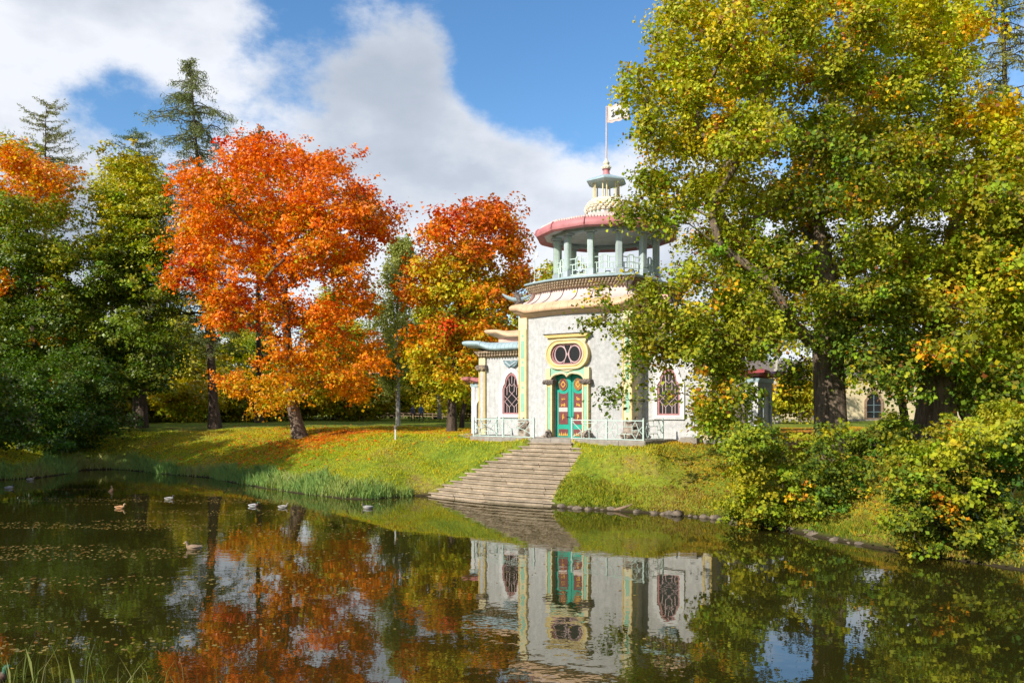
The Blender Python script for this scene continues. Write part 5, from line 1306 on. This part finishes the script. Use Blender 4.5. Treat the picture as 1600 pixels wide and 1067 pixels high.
# taller bluish sedge along the left shore
n = 160000; X = rg.uniform(-34, -4.6, n); Y = rg.uniform(34, 60, n); d = pond_dist(X, Y); wd = np.interp(X, [-34, -27, -22, -14, -8, -5], [2.6, 2.4, 1.0, 1.8, 2.2, .7])
ok = (d > -.10) & (d < wd * (.65 + .35 * wob(X, Y, 1.3))) & free(X, Y); X, Y, d = X[ok][:34000], Y[ok][:34000], d[ok][:34000]; PT = np.stack([X, Y, 0 * X], 1)
cols = blend(PT, .5 + .4 * snoise(PT, 1.1), [(.15, .28, .075), (.23, .37, .10), (.34, .42, .11), (.40, .36, .14)], .15, rg)
blades('shore_sedge', X, Y, .42, .034, cols, rg, 'long bluish sedge fringing the left shore', 'sedge', .6)
# rough herbs on the right shore
n = 60000; X = rg.uniform(1.8, 13, n); Y = rg.uniform(20, 36, n); d = pond_dist(X, Y); ok = (d > .05) & (d < 1.3 + .6 * wob(X, Y, 1.0)) & free(X, Y); X, Y = X[ok][:9000], Y[ok][:9000]; PT = np.stack([X, Y, 0 * X], 1)
cols = blend(PT, .5 + .4 * snoise(PT, .8), [(.10, .17, .015), (.20, .24, .02), (.33, .27, .04), (.32, .20, .06)], .15, rg)
blades('bank_herbs', X, Y, .16, .05, cols, rg, 'rough herbs along the right waterline', 'herbs', .9, 1)
# dry stems and reeds on the near bank at the lower left
n = 900; X = rg.uniform(-9.0, -4.0, n); Y = rg.uniform(10.6, 13.2, n); d = pond_dist(X, Y); ok = d > -1.3; X, Y = X[ok][:170], Y[ok][:170]
cols = blend(np.stack([X, Y, X], 1), rg.random(len(X)), [(.10, .16, .03), (.20, .25, .05), (.42, .36, .16)], .1, rg)
blades('near_reeds', X, Y, .62, .010, cols, rg, 'thin reeds and dry grass stems at the near shore, lower left', 'reeds', .55)
def flat_leaves(name, X, Y, Z, size, cols, rg, label, tilt=.35):
    n = len(X); P = np.stack([X, Y, Z], 1); nn = nrm(np.array([0, 0, 1.0]) + rg.normal(size=(n, 3)) * tilt); a = rg.normal(size=(n, 3)); a = nrm(a - nn * np.sum(a * nn, 1, keepdims=True)); b = np.cross(nn, a)
    s = (size * rg.uniform(.6, 1.3, n))[:, None]; V = np.stack([P - a * s * .5, P + b * s * .4, P + a * s * .5, P - b * s * .4], 1).reshape(-1, 3)
    o = np_mesh(name, V, np.arange(4 * n).reshape(n, 4), M['leaf'], None, np.repeat(cols, 4, 0)); tag(o, label, 'leaves', kind='stuff'); return o
# fallen leaves: orange round the maple, tan under the oaks
n = 30000; a = rg.uniform(0, 2 * pi, n); r = np.abs(rg.normal(size=n)) * 6.5; X = bm.x + 2.2 + r * np.cos(a) * 1.15; Y = bm.y - 2 + r * np.sin(a) * .9; ok = (pond_dist(X, Y) > .4) & free(X, Y); X, Y = X[ok][:8000], Y[ok][:8000]
flat_leaves('fallen_maple_leaves', X, Y, ground_z(X, Y) + .055, .15, blend(np.stack([X, Y, X], 1), rg.random(len(X)), [GOLD, ORANGE, ORANGE, ORED, BROWN], .1, rg), rg, 'orange fallen leaves strewn on the lawn round the orange maple')
n = 40000; X = rg.uniform(2, 32, n); Y = rg.uniform(21, 60, n); ok = (pond_dist(X, Y) > .2) & free(X, Y) & in_view(X, Y) & (rg.random(n) < np.clip((X - 2) / 9, .06, 1)); X, Y = X[ok][:15000], Y[ok][:15000]
flat_leaves('fallen_oak_leaves', X, Y, ground_z(X, Y) + .045, .12, blend(np.stack([X, Y, X], 1), rg.random(len(X)), [(.40, .26, .08), (.34, .18, .05), BROWN, (.42, .30, .05)], .1, rg), rg, 'tan fallen oak leaves on the right bank')
n = 60000; X = rg.uniform(-30, 4, n); Y = 14 + rg.random(n) * 34; PT = np.stack([X * .35, Y * 2.2, 0 * X], 1)
ok = (pond_dist(X, Y) < -.2) & in_view(X, Y) & (snoise(PT, 2.0) + .5 * snoise(PT, .6, 1.) > .18) & (rg.random(n) < np.clip((-X - 2) / 12, .04, 1)); X, Y = X[ok][:3600], Y[ok][:3600]
flat_leaves('floating_leaves', X, Y, 0 * X + .008, .085, blend(np.stack([X, Y, X], 1), rg.random(len(X)), [(.34, .24, .06), (.42, .30, .08), (.22, .18, .05), (.40, .17, .03)], .1, rg), rg, 'small yellow leaves floating in drifts on the left of the pond', .05)

# taller hazels between the trunks of the wood
for i, (px, yy, s) in enumerate(((130, 84, 2.0), (165, 79, 1.7), (255, 84, 2.1), (290, 80, 1.7), (350, 86, 2.0), (385, 82, 1.6), (430, 88, 1.8), (520, 90, 1.9), (565, 88, 1.7), (752, 84, 1.5), (790, 86, 1.6), (60, 82, 2.0), (15, 78, 1.9), (310, 92, 2.3), (190, 90, 2.3), (612, 104, 1.8), (750, 104, 2.0), (470, 94, 2.0), (230, 96, 2.2), (105, 96, 2.2), (1250, 74, 1.7), (1560, 70, 1.9))):
    x = (px - 800) / FPX * yy; o = copy_tree(ufirst); o.location = (x, yy, gz(x, yy)); o.rotation_euler.z = i * 1.7; o.scale = (s * 1.1, s, s)
    o['label'] = ('tall hazel bush between the trunks of the wood behind the lawn' if px < 1000 else 'tall bush in front of the ochre building, seen under the oaks'); o['group'] = 'hazel bushes in the wood behind the lawn'

# ------------------------------------------------------------------ shore stones and log
rs = random.Random(12)
places = []
for i in range(46):
    t = i / 45; px = 880 + 470 * t + rs.uniform(-4, 4)
    Yw = np.arange(20, 40, .05); Xw = (px - 800) / FPX * Yw; dd = pond_dist(Xw, Yw); j = int(np.argmax(dd > -.02)); places.append((float(Xw[j]), float(Yw[j])))
for i, (x, y) in enumerate(places):
    r = rs.uniform(.07, .19) * (1.25 if i in (17, 18, 25) else 1)
    o = MB().lump((0, 0, 0), r, 8, .22, rs, (1.4, 1.0, .75)).build('shore_stone', M['stonegrey'], None, 60, (x + rs.uniform(-.08, .08), y + rs.uniform(-.05, .12), rs.uniform(-.04, .05)))
    o.rotation_euler.z = rs.uniform(0, 6)
    tag(o, 'tan stone lying along the right waterline between the steps and the oak scrub', 'stone', 'stones along the right waterline')
lp = at(975, 796, 33.0)
lo = MB().tube([(-.4, .05, .02), (-.15, 0, .09), (.15, .02, .17), (.36, .1, .25)], [.05, .06, .055, .04], 9).build('driftwood_log', M['wood'], None, True, (lp.x, 33.0, .02))
tag(lo, 'short reddish-brown log slanting out of the water right of the steps', 'log')

# ------------------------------------------------------------------ ducks
def duck(px, py, facing, style, label, scale=1.0, pitch=0.0, land=False):
    Y = FPX * EYE / (py - HORIZON); X = (px - 800) / FPX * Y; z = 0.0
    if land: h = hit(px, py); X, Y, z = h.x, h.y, h.z + .04
    e = empty('duck', (X, Y, z), facing); e.rotation_euler.y = pitch; tag(e, label, 'duck', 'ducks on the pond'); e.scale = (scale * .82,) * 3
    path = [(-.30, .075), (-.24, .065), (-.16, .050), (-.06, .045), (.05, .05), (.13, .065), (.175, .10), (.185, .15), (.19, .19), (.215, .215), (.245, .21), (.262, .20)]
    rad = [.008, .045, .082, .105, .105, .088, .058, .040, .043, .046, .038, .022]
    m = MB().tube([(x, 0, zz) for x, zz in path], rad, 12)
    me = m.build('body', None, e, True)
    body, head, breast, tail = style
    cols = np.zeros((len(me.data.vertices), 4), np.float32); cols[:, 3] = 1; rgd = np.random.default_rng(int(abs(px)) + 7)
    for i, v in enumerate(me.data.vertices):
        k = i // 12; c = np.array(tail if k < 2 else body if k < 5 else breast if k < 7 else head); c = c * (1 + .35 * (rgd.random() - .5)) if 1 <= k < 7 else c
        cols[i, :3] = np.clip(c, 0, 1)
    a = me.data.attributes.new('Col', 'FLOAT_COLOR', 'POINT'); a.data.foreach_set('color', cols.ravel()); me.data.materials.append(FEATHER)
    for s in (-1, 1):
        wv = MB().tube([(-.27, s * .03, .105), (-.18, s * .085, .10), (-.05, s * .105, .085), (.06, s * .09, .08)], [.012, .035, .045, .02], 8, .55)
        o = wv.build('wing', None, e, True); ca = np.ones((len(o.data.vertices), 4), np.float32); ca[:, :3] = np.array(body) * .8; a = o.data.attributes.new('Col', 'FLOAT_COLOR', 'POINT'); a.data.foreach_set('color', ca.ravel()); o.data.materials.append(FEATHER)
        MB().lump((.232, s * .036, .222), .007, 6, 0).build('eye', M['black'], e, True)
    MB().tube([(.255, 0, .202), (.285, 0, .192), (.318, 0, .188)], [.018, .017, .010], 8, .45).build('bill', M['gold'], e, True)
def feather():
    m, nt, b = new_mat('feather'); a = N(nt, 'ShaderNodeAttribute', attribute_name='Col'); t = N(nt, 'ShaderNodeTexCoord').outputs['Object']
    n = N(nt, 'ShaderNodeTexNoise', {'Vector': t, 'Scale': 45.0, 'Detail': 3.0}); r = N(nt, 'ShaderNodeMapRange', {0: n.outputs[0], 1: .35, 2: .65, 3: .65, 4: 1.25})
    x = N(nt, 'ShaderNodeVectorMath', {0: a.outputs['Color'], 1: r.outputs[0]}, operation='MULTIPLY'); nt.links.new(x.outputs[0], b.inputs['Base Color']); b.inputs['Roughness'].default_value = .7; return m
FEATHER = feather()
brown = ((.26, .17, .10), (.24, .17, .10), (.24, .15, .08), (.38, .32, .25)); pale = ((.40, .36, .31), (.28, .23, .17), (.34, .29, .24), (.46, .44, .41)); drake = ((.46, .44, .43), (.02, .10, .05), (.16, .08, .05), (.6, .6, .58)); rust = ((.50, .24, .10), (.46, .30, .16), (.46, .24, .10), (.5, .35, .2))
white = ((.36, .34, .31), (.05, .045, .04), (.32, .29, .26), (.38, .37, .35))
duck(15, 763, .3, white, 'pale duck with a dark head by the left edge, in front of the sedge')
duck(48, 750, .2, pale, 'pale duck sitting at the edge of the left bank', .95)
duck(174, 768, 1.4, rust, 'brown duck seen end-on with its neck stretched up', 1.0, -.75)
duck(188, 794, .0, rust, 'rust-coloured duck swimming to the right on the left of the pond')
duck(265, 780, .15, white, 'white duck swimming right, above the trunk reflection', .95)
duck(397, 791, .1, drake, 'grey drake with green head in front of the lit sedge', 1.0)
duck(443, 793, .2, pale, 'pale duck swimming just right of the grey drake', .95)
duck(574, 794, pi + .1, white, 'white duck with dark head swimming left near the steps')
duck(302, 858, pi, brown, 'speckled brown duck swimming left in the middle of the dark water', 1.15)
duck(-12, 1064, .1, drake, 'drake cut by the lower left corner of the picture', 1.2)
duck(294, 738, 2.6, brown, 'dark duck resting on the shaded bank', .9, 0, True)

# ------------------------------------------------------------------ small things on the lawn and behind
wp = hit(618, 687); e = empty('garden_post', wp); tag(e, 'small white post with a dark cap standing on the lawn', 'post')
MB().lathe([(.045, -.1), (.045, .52), (.06, .53), (.06, .56)], 10).build('shaft', M['white'], e, True); MB().lathe([(.05, .56), (.085, .60), (.085, .70), (.05, .76)], 10).build('cap', M['carved'], e, True)
def person(px, Y, h, coat, legs, hair, facing, label, stride=.12):
    x = (px - 800) / FPX * Y; z = gz(x, Y); e = empty('person', (x, Y, z), facing); tag(e, label, 'person'); s = h / 1.72
    me = bpy.data.meshes.new('body'); J = [(0, 0, .95), (0, 0, 1.15), (0, 0, 1.38), (0, 0, 1.47), (0, .01, 1.56), (0, .01, 1.68), (.10, 0, .92), (.11, stride, .50), (.11, -.02 + stride, .08), (.11, .14 + stride, .04), (-.10, 0, .92), (-.11, -stride, .50), (-.11, -.12 - stride, .09), (-.11, .03 - stride, .04),
                                            (.19, 0, 1.36), (.25, .02, 1.08), (.24, .12, .86), (.24, .15, .78), (-.19, 0, 1.36), (-.25, -.02, 1.08), (-.24, .08, .86), (-.24, .11, .78)]
    E = [(0, 1), (1, 2), (2, 3), (3, 4), (4, 5), (0, 6), (6, 7), (7, 8), (8, 9), (0, 10), (10, 11), (11, 12), (12, 13), (2, 14), (14, 15), (15, 16), (16, 17), (2, 18), (18, 19), (19, 20), (20, 21)]
    rr = [.155, .15, .15, .06, .085, .075, .10, .065, .045, .04, .10, .065, .045, .04, .075, .055, .045, .035, .075, .055, .045, .035]
    me.from_pydata([tuple(c * s for c in j) for j in J], E, []); o = bpy.data.objects.new('body', me); COL.objects.link(o); o.parent = e
    sk = o.modifiers.new('skin', 'SKIN'); o.modifiers.new('sub', 'SUBSURF').render_levels = 1; sk.use_smooth_shade = True
    for v, r_ in zip(me.skin_vertices[0].data, rr): v.radius = (r_ * s, r_ * s * .8)
    me.skin_vertices[0].data[0].use_root = True
    m, nt, b = new_mat('clothes'); t = N(nt, 'ShaderNodeTexCoord').outputs['Object']; sx = N(nt, 'ShaderNodeSeparateXYZ', {0: t}); ml = N(nt, 'ShaderNodeMath', {0: sx.outputs[2], 1: 1 / 1.9}, operation='MULTIPLY')
    rp = N(nt, 'ShaderNodeValToRGB', {0: ml.outputs[0]}); rp.color_ramp.interpolation = 'CONSTANT'; el = rp.color_ramp.elements
    el[0].position = 0; el[0].color = (.02, .02, .02, 1)
    for q, c in ((.05 * s, legs), (.84 * s / 1.9, coat), (1.46 * s / 1.9, (.45, .28, .20)), (1.64 * s / 1.9, hair)): w_ = el.new(q); w_.color = c4(c)
    el.remove(el[1]) if el[1].position > .99 else None
    nt.links.new(rp.outputs[0], b.inputs['Base Color']); b.inputs['Roughness'].default_value = .85; me.materials.append(m)
    MB().lump((0, -.005 * s, 1.665 * s), .105 * s, 10, .05, random.Random(1), (.92, 1.0, .85)).build('hair', paint('hair', hair), e, True)
    MB().tube([(0, .085 * s, 1.60 * s), (0, .105 * s, 1.585 * s)], [.012, .016], 6).build('nose', paint('skin', (.45, .28, .20)), e, True)
person(658, 84, 1.75, (.07, .14, .28), (.03, .035, .06), (.05, .03, .02), 2.8, 'person in a blue jacket walking away on the far lawn', .14)
person(645, 85, 1.70, (.12, .10, .16), (.02, .02, .025), (.03, .02, .015), 2.9, 'person in a dark purple jacket walking left of the one in blue', .1)
fe = empty('low_fence', (-22, 98, gz(-22, 98))); tag(fe, 'low brown wooden rail fence along the far edge of the lawn', 'fence')
for i in range(18):
    x = i * 1.15; z = gz(-22 + x, 98) - gz(-22, 98); MB().box(x - .05, x + .05, -.05, .05, z - .2, z + .72, .01).build('post', M['wood'], fe)
    if i < 17:
        z2 = gz(-22 + x + 1.15, 98) - gz(-22, 98)
        for h in (.32, .62): MB().bar((x + .05, 0, z + h), (x + 1.10, 0, z2 + h), .05, .10).build('rail', M['wood'], fe)
# ------------------------------------------------------------------ yellow park building on the right
yb_ = empty('park_building', (22, 88, gz(30, 80) - .2)); yb_.rotation_euler.z = R(-4); tag(yb_, 'long ochre building with pointed dark windows, seen under the oaks on the right', 'building')
WX = [(3.4 + 6.2 * i) for i in range(9)]
m = MB(); x = -4.0
H1 = 4.6
def mkb(mb, nm, mt, sm=False, parent=None): return mb.build(nm, M[mt], parent or yb_, sm)
mkb(MB().box(-4, 62, 0, 9, -.5, H1), 'wall', 'yellowwall')
mkb(MB().box(-4.15, 62.15, -.12, .02, -.5, .45, .03), 'plinth', 'stone')
mkb(MB().box(-4.25, 62.25, -.25, 9.2, H1, H1 + .35, .05), 'cornice', 'cream')
mkb(MB().add([(-4.4, -.4, H1 + .35), (62.4, -.4, H1 + .35), (62.4, 9.4, H1 + .35), (-4.4, 9.4, H1 + .35), (-2, 4.5, H1 + 2.2), (60, 4.5, H1 + 2.2)], [(0, 1, 5, 4), (1, 2, 5), (2, 3, 4, 5), (3, 0, 4)]), 'roof', 'carved')
for xc in WX:
    w = mkb(MB().band(gothic(.95, .45, 2.2, 3.6, xc), gothic(.72, .55, 2.1, 3.3, xc), -.16, .01), 'window', 'wood')
    mkb(MB().plate(gothic(.72, .55, 2.1, 3.3, xc), -.06, .005), 'pane', 'glass', parent=w)
    mm = MB().bar((xc, -.08, .55), (xc, -.08, 3.2), .06)
    for z in (1.2, 1.9): mm.bar((xc - .72, -.08, z), (xc + .72, -.08, z), .05)
    mkb(mm, 'glazing_bar', 'slate', parent=w)
# gravel paths
def strip(name, pts, w, mat):
    P = []
    for i, p in enumerate(pts):
        q0, q1 = Vector(pts[max(i - 1, 0)]), Vector(pts[min(i + 1, len(pts) - 1)]); d = (q1 - q0).normalized(); nn_ = Vector((-d.y, d.x)) * w / 2
        for s in (-1, 0, 1): x, y = p[0] + nn_.x * s, p[1] + nn_.y * s; P.append((x, y, gz(x, y) + .035))
    n = len(pts); o = MB().add(P, [(3 * i + k, 3 * i + k + 1, 3 * i + k + 4, 3 * i + k + 3) for i in range(n - 1) for k in (0, 1)]).build(name, M[mat]); tag(o, kind='structure'); return o
a_, b_ = pav(-5.0, -1.2), pav(-9, .2)
strip('path', [(a_.x - (a_.x - b_.x) * t * 1.0 - 9 * max(0, t - .6), a_.y + (b_.y - a_.y) * t + 2.0 * t * t) for t in [i / 24 for i in range(25)]], 1.3, 'gravel')
a_ = pav(8.9, 1.2)
strip('path', [(a_.x + 1.0 * i, a_.y + 2.0 * sin(i * .12) + .12 * i) for i in range(28)], 1.5, 'gravel')
